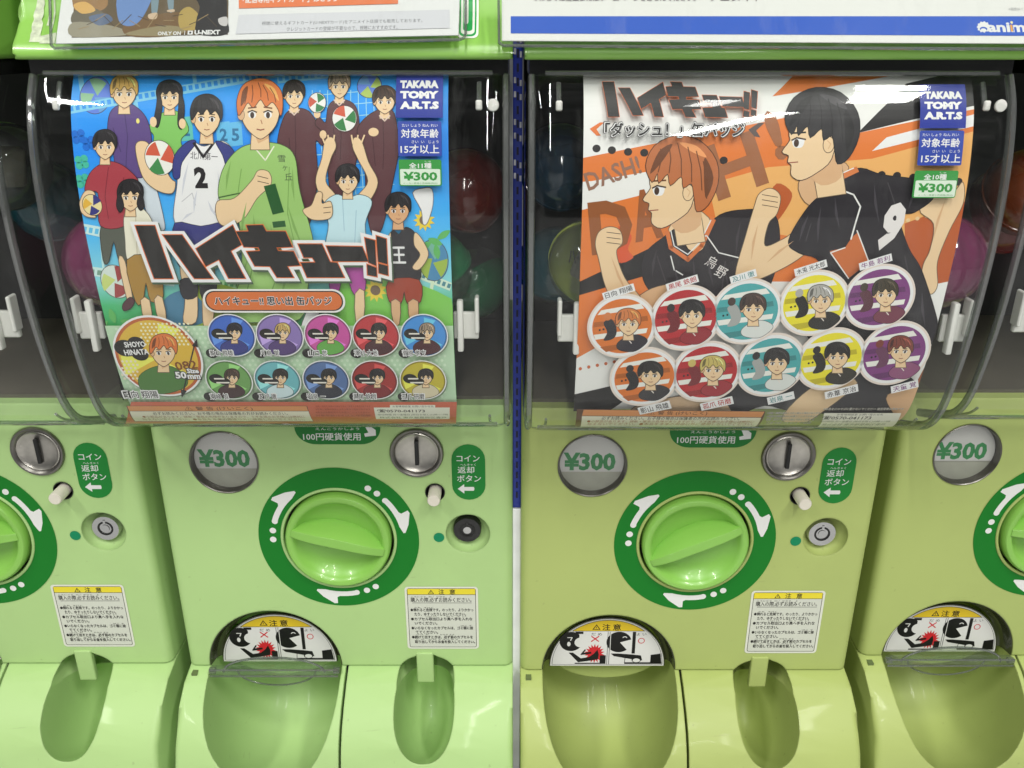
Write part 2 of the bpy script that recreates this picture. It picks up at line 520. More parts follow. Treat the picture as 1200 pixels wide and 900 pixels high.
def panel_print():
    return Print(Surface([(0.0, 0.24), (0.0, 0.60)], XC, DD, 0.0, 0.02), 0.0004)
class PlanePrint(Print):
    """print on the flat front panel, given in metres: across, down"""
    def __init__(s, off=0.0004):
        Print.__init__(s, Surface([(0.0, 0.0), (0.0, 0.70)], 0, 1, 0.0, 0.70), off)
    def m_poly(s, pts, m, smooth=0, same=False):
        if smooth: pts = catmull(pts, smooth, True)
        s.local([(x, d) for x, d in pts], m, same)
    def m_rect(s, x0, d0, x1, d1, m, r=0.0):
        cx, cy, a, b = (x0+x1)/2, (d0+d1)/2, abs(x1-x0)/2, abs(d1-d0)/2
        r = min(r, a, b); pts = []
        if r:
            for (sx, sy, a0) in ((1, 1, 0), (-1, 1, 90), (-1, -1, 180), (1, -1, 270)):
                for q in range(7):
                    t = R(a0+q*15); pts.append((cx+sx*(a-r)+r*math.cos(t), cy+sy*(b-r)+r*math.sin(t)))
        else: pts = [(x0, d0), (x1, d0), (x1, d1), (x0, d1)]
        s.local(pts, m)
    def m_disc(s, cx, cy, r, m, n=40, ry=None):
        s.local([(cx+r*math.cos(2*math.pi*i/n), cy+(ry or r)*math.sin(2*math.pi*i/n)) for i in range(n)], m)
    def m_ring(s, cx, cy, r0, r1, m, n=72, a0=0, a1=360):
        full = abs(a1-a0) >= 360
        V = []; F = []
        k = n if full else n+1
        for i in range(k):
            t = R(a0+(a1-a0)*i/n)
            V += [(cx+r0*math.cos(t), cy-r0*math.sin(t)), (cx+r1*math.cos(t), cy-r1*math.sin(t))]
        for i in range(n):
            j = (i+1) % k
            F.append((2*i, 2*i+1, 2*j+1, 2*j))
        s.flat(V, F, m)
    def m_text(s, body, cx, cy, wd, ht, m, bold=0.0, shear=0.0, left=False):
        if any(ord(ch_) > 0x2E80 for ch_ in body):
            if bold > 0.004:
                em = min(wd/len(body), ht or 1)
                for q in range(4):
                    a_ = math.pi/2*q
                    s.m_text(body, cx+math.cos(a_)*bold*em*.9, cy+math.sin(a_)*bold*em*.9, wd, ht, m, 0.0, shear, left)
            bold = 0.0
        V, F, wh = text_flat(body, bold, shear)
        sx = wd/wh[0]; sy = ht/wh[1] if ht else sx
        if left: cx += wd/2
        s.flat([(cx+x*sx, cy-y*sy) for x, y in V], F, m)

def capsule_pill(x, d0, d1, r, n=12):
    pts = []
    for i in range(n+1): pts.append((x+r*math.cos(math.pi*i/n), d0+r-r*math.sin(math.pi*i/n)))
    for i in range(n+1): pts.append((x-r*math.cos(math.pi*i/n), d1-r+r*math.sin(math.pi*i/n)))
    return pts

RING = (-0.0005, 0.402); ARCH = (-0.0685, 0.538); COIN = (0.0698, 0.3195); WIN = (-0.0905, 0.3285)
BTN = (0.0838, 0.3565); LOCK = (0.1098, 0.3970); CUPX = 0.0700

def cyl_cut(cx, down, r, p0, p1, n=64):
    bm = bmesh.new()
    lathe(bm, [(0, p0), (r, p0), (r, p1), (0, p1)], n, cx, ZP(down))
    return bm

def ellipsoid(cx, p, down, sx, sl, sn, slope, q=2.0):
    bm = bmesh.new()
    bmesh.ops.create_uvsphere(bm, u_segments=64, v_segments=40, radius=1.0)
    # local x -> X, y -> along the slope, z -> out of the slope
    al = Vector((0, -math.cos(slope), -math.sin(slope))); nn = Vector((0, -math.sin(slope), math.cos(slope)))
    for v in bm.verts:
        c = v.co.copy()
        c = c/((abs(c.x)**q+abs(c.y)**q+abs(c.z)**q)**(1/q))
        v.co = Vector((cx, -p, ZP(down)))+Vector((1, 0, 0))*c.x*sx+al*c.y*sl+nn*c.z*sn
    return bm

def arch_cut(r, p0, p1, down_to):
    bm = bmesh.new()
    pts = [(ARCH[0]+r*math.cos(math.pi*i/40), ZP(ARCH[1])+r*math.sin(math.pi*i/40)) for i in range(41)]
    pts = [(ARCH[0]+r, ZP(down_to))]+pts+[(ARCH[0]-r, ZP(down_to))]
    A = [bm.verts.new((x, -p0, z)) for x, z in pts]; B = [bm.verts.new((x, -p1, z)) for x, z in pts]
    bm.faces.new(A); bm.faces.new(B[::-1])
    for i in range(len(pts)):
        j = (i+1) % len(pts)
        bm.faces.new((A[i], B[i], B[j], A[j]))
    return bm

SL = R(46.8)
def cup(): return ellipsoid(CUPX, 0.031, 0.5590, 0.0270, 0.0465, 0.090, SL, 2.3)
def cup_mouth():
    bm = bmesh.new()
    lathe(bm, [(0, 0.03), (0.0262, 0.03), (0.0262, -0.050), (0, -0.050)], 64, 0, 0)
    for v in bm.verts: v.co = Vector((CUPX+v.co.x, v.co.y, ZP(0.5460)+v.co.z*0.0200/0.0262))
    return bm
def scoop(): return ellipsoid(ARCH[0], 0.005, 0.540, 0.0605, 0.0970, 0.105, R(46.8), 2.5)

def build_machine():
    root = empty('capsule_machine', (XC, DD, 0), '', 'capsule machine', 'capsule machines standing in a row')
    hw = W/2
    # --- cabinet: the front panel with its wells
    bm = bmesh.new()
    box(bm, -hw, hw, 0.0, 0.30, ZP(0.5375), ZP(0.2765))
    es = [e for e in bm.edges if abs(e.verts[0].co.z-e.verts[1].co.z) > 0.1 and e.verts[0].co.y < 0.01]
    bmesh.ops.bevel(bm, geom=es, offset=0.008, segments=5, affect='EDGES', profile=0.5)
    me = boolean(bm, [cyl_cut(*RING, 0.0480, 0.01, -0.022, 96), cyl_cut(*COIN, 0.0222, 0.01, -0.008), cyl_cut(*WIN, 0.0285, 0.01, -0.009),
                      cyl_cut(*BTN, 0.0082, 0.01, -0.03), arch_cut(0.0610, 0.02, -0.060, 0.56), cup(), cup_mouth(),
                      ellipsoid(LOCK[0]+0.001, -0.001, LOCK[1], 0.0190, 0.0190, 0.015, R(90))])
    link('cabinet', me, [M['green']], root)
    # --- lower trays: side profile with the two bowls
    prof = [(-0.26, 0.5385), (0.0, 0.5385), (0.014, 0.5450), (0.017, 0.5470), (0.033, 0.5570), (0.046, 0.5680), (0.0565, 0.5820), (0.064, 0.600), (0.068, 0.622), (0.0695, 0.66), (0.0695, 0.70), (-0.26, 0.70)]
    seam = -0.0030
    def tray(x0, x1, cut, name):
        b = bmesh.new()
        A = [b.verts.new((x0, -p, ZP(d))) for p, d in prof]; B = [b.verts.new((x1, -p, ZP(d))) for p, d in prof]
        b.faces.new(A[::-1]); b.faces.new(B)
        for i in range(len(prof)):
            j = (i+1) % len(prof)
            b.faces.new((A[i], A[j], B[j], B[i]))
        outer = [e for e in b.edges if abs(e.verts[0].co.x-e.verts[1].co.x) < 1e-6 and abs(abs(e.verts[0].co.x)-hw) < 1e-4 and max(-e.verts[0].co.y, -e.verts[1].co.y) > 0.013 and min(e.verts[0].co.z, e.verts[1].co.z) > 0.0]
        bmesh.ops.bevel(b, geom=outer, offset=0.006, segments=4, affect='EDGES', profile=0.5)
        return link(name, boolean(b, cut), [M['green']], root)
    tray(-hw, seam-0.0011, [scoop()], 'capsule_tray')
    rt = tray(seam+0.0011, hw, [cup(), cup_mouth()], 'coin_return_tray')
    b = bmesh.new(); box(b, -0.010, 0.0, -0.0, 0.02, 0.10, ZP(0.541))
    o = from_bm('seam_gap', b, M['black'], root); o.location = (seam+0.005, 0, 0)
    # the return tab in front of the cup
    b = bmesh.new(); box(b, 0.0610, 0.0765, -0.0012, 0.004, ZP(0.5565), ZP(0.523), 0.0006, 1)
    from_bm('return_tab', b, M['green'], rt)
    # --- hopper
    b = bmesh.new()
    def quad(*p): return b.faces.new([b.verts.new(q) for q in p])
    zt, zb, yb = ZP(0.012), ZP(0.2755), 0.22
    quad((-hw+.004, yb, zb), (hw-.004, yb, zb), (hw-.004, yb, zt), (-hw+.004, yb, zt))
    for sx in (-1, 1):
        x = sx*(hw-.003)
        quad((x, 0.004, zb), (x, yb, zb), (x, yb, zt), (x, 0.004, zt))
    quad((-hw+.003, -0.075, zt), (hw-.003, -0.075, zt), (hw-.003, yb, zt), (-hw+.003, yb, zt))
    from_bm('hopper', b, M['bin'], root)
    b = bmesh.new()
    box(b, -hw+.005, hw-.005, 0.012, yb-.002, ZP(0.2825), ZP(0.2735))
    from_bm('hopper_floor', b, M['binfloor'], root)
    # --- clear cover: front sheet, two cheeks, edge beads added to mimic bright edges
    S = Surface(COVER, XC, DD, 0.0, 0.004)
    ch = 0.0125                                     # radius of the rolled side edges
    b = bmesh.new()
    xs = []
    na = 6
    for i in range(na+1):
        t = R(90*i/na); xs.append((-hw+ch-ch*math.cos(t)+0.001, ch*(1-math.sin(t))))
    xs += [(-hw+ch+0.001+q, 0.0) for q in (0.003, 0.010, 0.035, 0.070, 0.105)]
    xs += [(-x, d) for x, d in xs[::-1]]
    rows = []
    for i, g in enumerate(S.grid):
        rows.append([b.verts.new(S.at(x, g, -d)) for x, d in xs])
    for A, B in zip(rows, rows[1:]):
        for i in range(len(xs)-1): b.faces.new((A[i], A[i+1], B[i+1], B[i]))
    for side in (0, -1):
        col = [r[side] for r in rows]
        bk = [b.verts.new((v.co.x, 0.0, v.co.z)) for v in col]
        for i in range(len(col)-1): b.faces.new((col[i], col[i+1], bk[i+1], bk[i]))
    cov = from_bm('clear_cover', b, M['cover'], root)
    b = bmesh.new()
    for sx in (-1, 1):
        x = sx*(hw-ch*0.35)
        tubepath(b, [S.at(x, g, -ch*0.30) for g in S.grid], 0.0034, 10, flat=0.7)
    x = hw-ch
    tubepath(b, [S.at(-x+2*x*i/12, S.grid[-1], 0.0) for i in range(13)], 0.0018, 6)
    tubepath(b, [S.at(-x+2*x*i/12, S.grid[0], 0.0) for i in range(13)], 0.0016, 6)
    for sx in (-1, 1):
        X = sx*0.1325
        b.faces.ensure_lookup_table()
        i0 = int(0.78*len(S.grid))
        tubepath(b, [S.at(X, g, -0.004) for g in S.grid[i0:i0+9]], 0.0011, 6)
        tubepath(b, [S.at(X-sx*0.004, g, -0.004) for g in S.grid[1:6]], 0.0016, 6)
    from_bm('cover_rim', b, M['rim'], cov)
    for sx in (-1, 1):
        b = bmesh.new()
        y0 = -0.082
        x0 = sx*0.1090
        box(b, min(x0, x0+sx*0.017), max(x0, x0+sx*0.017), y0, y0+0.004, ZP(0.192), ZP(0.173), 0.0008, 1)
        box(b, x0+sx*0.0048-0.0021, x0+sx*0.0048+0.0021, y0-0.007, y0-0.0005, ZP(0.199), ZP(0.163), 0.0012, 2)
        box(b, x0+sx*0.0160-0.0014, x0+sx*0.0160+0.0014, y0-0.004, y0+0.006, ZP(0.187), ZP(0.162), 0.0008, 1)
        from_bm('poster_clip', b, M['clip'], cov)
        b = bmesh.new()
        box(b, sx*0.1285-0.002, sx*0.1285+0.002, -0.0915, -0.089, ZP(0.042), ZP(0.036), 0.0008, 1)
        from_bm('rib_tip', b, M['clip'], cov)
    b = bmesh.new()
    q = S.at(0.1400, S.grid[4], -0.001)
    lathe(b, [(0, 0.0012), (0.0034, 0.0012), (0.0038, 0.0), (0, 0)], 24)
    o = from_bm('white_plug', b, M['clip'], cov); o.location = (q.x-0.003, q.y-0.001, q.z-0.004)
    # --- lid with its lip
    lp = catmull([(0.058, -0.075), (0.067, -0.020), (0.0775, -0.004), (0.0865, 0.005), (0.0885, 0.0110), (0.086, 0.0132)], 5)
    lp = lp+[(-0.25, 0.0132), (-0.25, -0.075)]
    b = bmesh.new()
    A = [b.verts.new((-hw, -p, ZP(d))) for p, d in lp]; B = [b.verts.new((hw, -p, ZP(d))) for p, d in lp]
    b.faces.new(A[::-1]); b.faces.new(B)
    for i in range(len(lp)):
        j = (i+1) % len(lp); b.faces.new((A[i], A[j], B[j], B[i]))
    es = [e for e in b.edges if abs(e.verts[0].co.x-e.verts[1].co.x) < 1e-6 and -e.verts[0].co.y > 0.05]
    bmesh.ops.bevel(b, geom=es, offset=0.003, segments=3, affect='EDGES', profile=0.5)
    from_bm('lid', b, M['lid'], root)
    b = bmesh.new(); box(b, -hw+.003, hw-.003, -0.078, 0.02, ZP(0.0225), ZP(0.0130))  # black strip filling the gap under the lid lip
    from_bm('lid_gap_strip', b, M['gloss_black'], root)
    # --- dial
    P = PlanePrint()
    P.m_ring(*RING, 0.0497, 0.0690, M['dkgreen'], 96)
    rr = 0.0690
    for k in range(3):
        def pol(r, a): return (RING[0]+r*rr*math.cos(R(a-120*k)), RING[1]-r*rr*math.sin(R(a-120*k)))
        for a in (180.5, 171.5): P.m_disc(*pol(0.822, a), 0.0028, M['white'], 20)
        P.m_disc(*pol(0.815, 162), 0.0026, M['white'], 16)
        pts = [pol(0.853, a) for a in (162, 158, 154, 150, 146.5)]+[pol(0.875, 144.5), pol(0.965, 145), pol(0.972, 142.5), pol(0.90, 133), pol(0.84, 126), pol(0.815, 126)]
        pts += [pol(0.783, a) for a in (133, 138, 143, 148, 153, 158, 162)]
        P.m_poly(pts, M['white'])
    P.build('dial_ring', root)
    b = bmesh.new()
    lathe(b, [(0.0500, -0.002), (0.0500, 0.0010), (0.0495, 0.0015), (0.0480, 0.0015), (0.0474, 0.0008), (0.0474, -0.0155)], 96, RING[0], ZP(RING[1]))
    from_bm('dial_bezel', b, M['green'], root)
    b = bmesh.new(); lathe(b, [(0, -0.0155), (0.0500, -0.0155)], 64, RING[0], ZP(RING[1]))
    from_bm('dial_well', b, M['black'], root)
    b = bmesh.new()
    lathe(b, [(0.0450, -0.0155), (0.0453, 0.0030), (0.0448, 0.0055), (0.0435, 0.0068), (0.0405, 0.0070), (0.0385, 0.0060), (0.0372, 0.0040), (0.034, -0.0005), (0.027, -0.004), (0.015, -0.0062), (0, -0.007)], 96)
    kn = from_bm('dial_knob', b, M['knob'], root, (RING[0], 0, ZP(RING[1])))
    # grip: a lens-shaped blade across the dish
    b = bmesh.new(); n = 28; L = 0.0405
    rows = []
    for i in range(n+1):
        t = -1+2*i/n
        hwid = 0.0042+0.0080*max(0, 1-abs(t)**2.0)
        tw = 0.0032+0.0010*(1-t*t)
        top = 0.0074+0.0060*max(0, 1-abs(t)**3)
        x = t*L; row = []; bow = 0.0026*(1-t*t)
        for (z, p) in ((-hwid, -0.006), (-hwid*.97, 0.001), (-tw*1.06, top-0.0006), (-tw, top), (tw, top), (tw*1.06, top-0.0006), (hwid*.97, 0.001), (hwid, -0.006)):
            row.append(b.verts.new((x, -p, z+bow)))
        rows.append(row)
    for A, B in zip(rows, rows[1:]):
        for k in range(7): b.faces.new((A[k], A[k+1], B[k+1], B[k]))
    b.faces.new(rows[0]); b.faces.new(rows[-1][::-1])
    from_bm('grip', b, M['knob'], kn)
    # --- coin slot
    b = bmesh.new()
    c = (COIN[0], ZP(COIN[1]))
    lathe(b, [(0.0222, -0.004), (0.0222, 0.0010), (0.0215, 0.0022), (0.0200, 0.0024), (0.0188, 0.0016), (0.0180, 0.0004)], 64, *c)
    cs = from_bm('coin_slot', b, M['dksteel'], root)
    b = bmesh.new()
    lathe(b, [(0.0181, 0.0004), (0.0172, 0.0008), (0.0150, -0.0006), (0.009, -0.0014), (0, -0.0018)], 64, *c)
    from_bm('slot_plate', b, M['steel'], cs)
    b = bmesh.new(); box(b, c[0]-0.0016, c[0]+0.0016, -0.0014, 0.002, c[1]-0.0112, c[1]+0.0112, 0.0004, 1)
    from_bm('slot_opening', b, M['black'], cs)
    # --- price window
    c = (WIN[0], ZP(WIN[1]))
    b = bmesh.new()
    lathe(b, [(0.0287, -0.002), (0.0287, 0.0008), (0.0280, 0.0012), (0.0274, 0.0006), (0.0270, -0.003), (0.0270, -0.0075)], 72, *c)
    wn = from_bm('price_window', b, M['dksteel'], root)
    b = bmesh.new(); lathe(b, [(0, -0.0072), (0.0270, -0.0072)], 48, *c)
    from_bm('window_back', b, M['winback'], wn)
    P = PlanePrint(-0.0062)
    pts = []
    for i in range(41):
        a = R(-19+218*i/40); pts.append((WIN[0]+0.0266*math.cos(a), WIN[1]-0.0266*math.sin(a)))
    P.m_poly(pts, M['card'])
    P.m_text('¥300', WIN[0]-0.0020, WIN[1]-0.0008, 0.0435, 0.0168, ink((20, 128, 62)), 0.042)
    P.build('price_card', wn)
    b = bmesh.new(); lathe(b, [(0, -0.0012), (0.015, -0.0014), (0.0271, -0.0026)], 48, *c)
    from_bm('lens', b, M['lens'], wn)
    # --- coin return button
    b = bmesh.new(); lathe(b, [(0.0083, -0.029), (0.0083, 0.0006), (0.0077, 0.0006), (0.0077, -0.029)], 32, BTN[0], ZP(BTN[1]))
    lathe(b, [(0, -0.0285), (0.0080, -0.0285)], 24, BTN[0], ZP(BTN[1]))
    from_bm('button_well', b, M['black'], root)
    b = bmesh.new(); lathe(b, [(0.0054, -0.028), (0.0054, 0.0142), (0.0049, 0.0150), (0, 0.0150)], 32, BTN[0], ZP(BTN[1]))
    from_bm('return_button', b, M['button'], root)
    # --- lock
    c = (LOCK[0], ZP(LOCK[1]))
    b = bmesh.new()
    lathe(b, [(0.0122, -0.0190), (0.0122, -0.0065), (0.0115, -0.0055), (0.0066, -0.0055), (0.0066, -0.0085), (0.0052, -0.0085), (0.0052, -0.0058), (0, -0.0058)], 48, *c)
    box(b, c[0]-0.0010, c[0]+0.0010, 0.0050, 0.007, c[1]+0.0050, c[1]+0.0082)
    lk = from_bm('lock', b, M['chrome'], root)
    P = PlanePrint(-0.0053)
    P.m_ring(*LOCK, 0.0052, 0.0068, M['black'], 40)
    P.m_rect(LOCK[0]-0.0009, LOCK[1]-0.0085, LOCK[0]+0.0009, LOCK[1]-0.0050, M['black'])
    P.m_disc(*LOCK, 0.0034, M['chrome'], 24)
    P.build('keyway', lk)
    P = PlanePrint(); P.m_disc(0.0857, 0.4005, 0.0046, ink((0, 128, 84)))
    P.build('green_dot', root)
    # --- stickers
    P = PlanePrint()
    P.m_poly(capsule_pill(0.1124, 0.3115, 0.3635, 0.0140), ink((18, 124, 44)))
    WH = M['white']
    P.m_text('コイン', 0.1122, 0.3245, 0.0190, 0.0058, WH, 0.012)
    P.m_text('へんきゃく', 0.1120, 0.3303, 0.0130, 0.0020, WH, 0.0)
    P.m_text('返却', 0.1102, 0.3352, 0.0138, 0.0062, WH, 0.010)
    P.m_text('ボタン', 0.1127, 0.3432, 0.0198, 0.0062, WH, 0.012)
    P.m_poly([(0.1030, 0.3530), (0.1085, 0.3485), (0.1085, 0.3512), (0.1165, 0.3512), (0.1170, 0.3530), (0.1165, 0.3548), (0.1085, 0.3548), (0.1085, 0.3575)], WH)
    P.build('return_sticker', root)
    P = PlanePrint()
    pts = [(-0.0290, 0.284), (0.0412, 0.284)]
    for i in range(11): t = R(9*i); pts.append((0.0412-0.0165*(1-math.cos(t)), 0.2965+0.0150*math.sin(t)))
    for i in range(11): t = R(90-9*i); pts.append((-0.0290+0.0165*(1-math.cos(t)), 0.2965+0.0150*math.sin(t)))
    P.m_poly(pts, ink((16, 112, 38)))
    P.m_text('100円硬貨使用', 0.0010, 0.3045, 0.0470, 0.0068, WH, 0.012)
    P.m_text('えんこうかしよう', 0.0060, 0.2975, 0.0360, 0.0022, WH, 0.0)
    P.m_poly([(0.0290, 0.2960), (0.0340, 0.2960), (0.0372, 0.2985), (0.0372, 0.3035), (0.0282, 0.3046), (0.0276, 0.3018), (0.0312, 0.3008)], WH)
    P.build('coin_sticker', root)
    # caution sticker
    P = PlanePrint()
    x0, x1, d0, d1 = 0.0535, 0.1185, 0.4510, 0.5185
    BK = ink((38, 36, 34))
    P.m_rect(x0, d0, x1, d1, ink((212, 214, 200)), 0.0032)
    P.m_rect(x0+.0020, d0+.0018, x1-.0020, d1-.0018, BK, 0.0018)
    P.m_rect(x0+.0025, d0+.0023, x1-.0025, d1-.0023, ink((200, 203, 190)), 0.0014)
    P.m_rect(x0+.0025, d0+.0023, x1-.0025, d0+.0082, ink((232, 205, 52)))
    P.m_rect(x0+.0025, d0+.0082, x1-.0025, d0+.0087, BK)
    xm = (x0+x1)/2
    P.m_poly([(xm-.0120, d0+.0078), (xm-.0092, d0+.0032), (xm-.0064, d0+.0078)], BK)
    P.m_poly([(xm-.0110, d0+.0073), (xm-.0092, d0+.0043), (xm-.0074, d0+.0073)], ink((232, 205, 52)))
    P.m_rect(xm-.0095, d0+.0050, xm-.0089, d0+.0066, BK)
    P.m_text('注', xm, d0+.0054, .0050, .0052, BK, 0.02)
    P.m_text('意', xm+.0098, d0+.0054, .0050, .0052, BK, 0.02)
    P.m_text('購入の際,必ずお読みください。', xm-.0005, d0+.0140, .0540, .0050, BK, 0.016)
    P.m_text('こうにゅう  さい  かなら    よ', xm-.0090, d0+.0107, .0360, .0014, BK)
    P.m_rect(x0+.0062, d0+.0170, x1-.0058, d0+.0174, BK)
    rows = [('●倒れると危険です。のったり、よりかかっ', .0045, .0560, .0212), ('たり、ゆすったりしないでください。', .0078, .0460, .0258),
            ('●カプセル取出口より奥へ手を入れな', .0045, .0550, .0310), ('いでください。', .0078, .0200, .0356),
            ('●いらなくなったカプセルは、ゴミ箱に捨', .0045, .0555, .0408), ('ててください。', .0082, .0200, .0454),
            ('●続けて出すときは、必ず前のカプセルを', .0045, .0550, .0508), ('取り出してからお金を投入してください。', .0070, .0545, .0560)]
    for tx, dx, wd, dy in rows:
        P.m_text(tx, x0+dx, d0+dy+.0035, wd, .0034, BK, 0.030, left=True)
    for tx, dx, wd, dy in (('たお   きけん', .0080, .0170, .0186), ('とりだしぐち', .0175, .0100, .0283), ('おく て い', .0360, .0180, .0283), ('ばこ す', .0490, .0100, .0382), ('つづ  だ', .0080, .0120, .0480), ('かなら まえ', .0300, .0130, .0480), ('と だ   かね とうにゅう', .0080, .0380, .0534)):
        P.m_text(tx, x0+dx, d0+dy+.0035, wd, .0012, BK, left=True)
    P.build('caution_sticker', root)
    # --- outlet: dark olive half ring lining the arch, half round sign
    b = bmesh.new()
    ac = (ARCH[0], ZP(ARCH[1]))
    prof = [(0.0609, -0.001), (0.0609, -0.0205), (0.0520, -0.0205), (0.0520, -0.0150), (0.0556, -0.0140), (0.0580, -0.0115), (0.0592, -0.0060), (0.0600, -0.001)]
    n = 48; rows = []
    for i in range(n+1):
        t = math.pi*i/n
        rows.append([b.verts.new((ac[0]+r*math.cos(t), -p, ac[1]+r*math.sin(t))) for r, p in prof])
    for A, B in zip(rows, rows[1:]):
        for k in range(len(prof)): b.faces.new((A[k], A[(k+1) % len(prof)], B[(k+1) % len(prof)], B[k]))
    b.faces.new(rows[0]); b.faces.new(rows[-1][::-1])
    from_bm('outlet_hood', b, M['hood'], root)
    sign_print().build('outlet_sign', root)
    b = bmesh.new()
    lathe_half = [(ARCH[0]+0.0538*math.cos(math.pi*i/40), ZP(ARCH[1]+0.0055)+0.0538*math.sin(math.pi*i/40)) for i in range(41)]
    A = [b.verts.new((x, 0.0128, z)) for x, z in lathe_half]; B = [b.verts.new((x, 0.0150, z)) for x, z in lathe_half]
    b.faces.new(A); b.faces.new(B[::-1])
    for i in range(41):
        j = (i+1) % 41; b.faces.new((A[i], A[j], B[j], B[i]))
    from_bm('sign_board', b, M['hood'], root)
    b = bmesh.new()
    A = []; B = []
    for i in range(33):
        t = math.pi*i/32
        q = (ARCH[0]+0.0500*math.cos(t), ZP(ARCH[1]+0.0015)-0.0270*math.sin(t))
        A.append(b.verts.new((q[0], 0.0230, q[1]))); B.append(b.verts.new((q[0], 0.0260, q[1])))
    b.faces.new(A[::-1]); b.faces.new(B)
    for i in range(33):
        j = (i+1) % 33; b.faces.new((A[i], A[j], B[j], B[i]))
    from_bm('drum_front', b, M['green'], root)
    # --- flap
    b = bmesh.new()
    fx, fz = ARCH[0], ZP(0.5385)
    box(b, fx-0.0588, fx+0.0588, -0.010, -0.002, fz-0.0035, fz+0.0035, 0.0012, 2)
    n = 30; an = R(80)
    def fp(r, t): return Vector((fx+r*math.cos(t), -0.008-r*math.sin(t)*0.42*math.cos(an), fz+r*math.sin(t)*0.42*math.sin(an)))
    for dz in (0.0, 0.0016):
        c0 = b.verts.new((fx, -0.008, fz+dz)); ring = [b.verts.new(fp(0.046, math.pi*i/n)+Vector((0, 0, dz))) for i in range(n+1)]
        for i in range(n): b.faces.new((c0, ring[i], ring[i+1]))
    flp = from_bm('outlet_flap', b, M['flap'], root)
    b = bmesh.new(); tubepath(b, [fp(0.046, math.pi*i/n) for i in range(n+1)], 0.0011, 6)
    tubepath(b, [(fx+0.036*math.cos(math.pi*i/n), -0.001, fz-0.004-0.017*math.sin(math.pi*i/n)) for i in range(n+1)], 0.0008, 6)
    for dz in (-0.0034, 0.0034):
        tubepath(b, [(fx-0.0585, -0.0095, fz+dz), (fx+0.0585, -0.0095, fz+dz)], 0.0009, 6)
    for sx in (-1, 1):
        tubepath(b, [(fx+sx*0.054, -0.006, fz), (fx+sx*0.0595, -0.006, fz)], 0.0030, 10)
    from_bm('flap_edge', b, M['rim'], flp)
    b = bmesh.new(); box(b, -hw+0.0050, -hw+0.0100, -0.0085, -0.0030, ZP(0.5440), ZP(0.5400))  # small block, its dark colour stands in for shade in the notch
    from_bm('notch_shade', b, M['notch'], root)
    return root

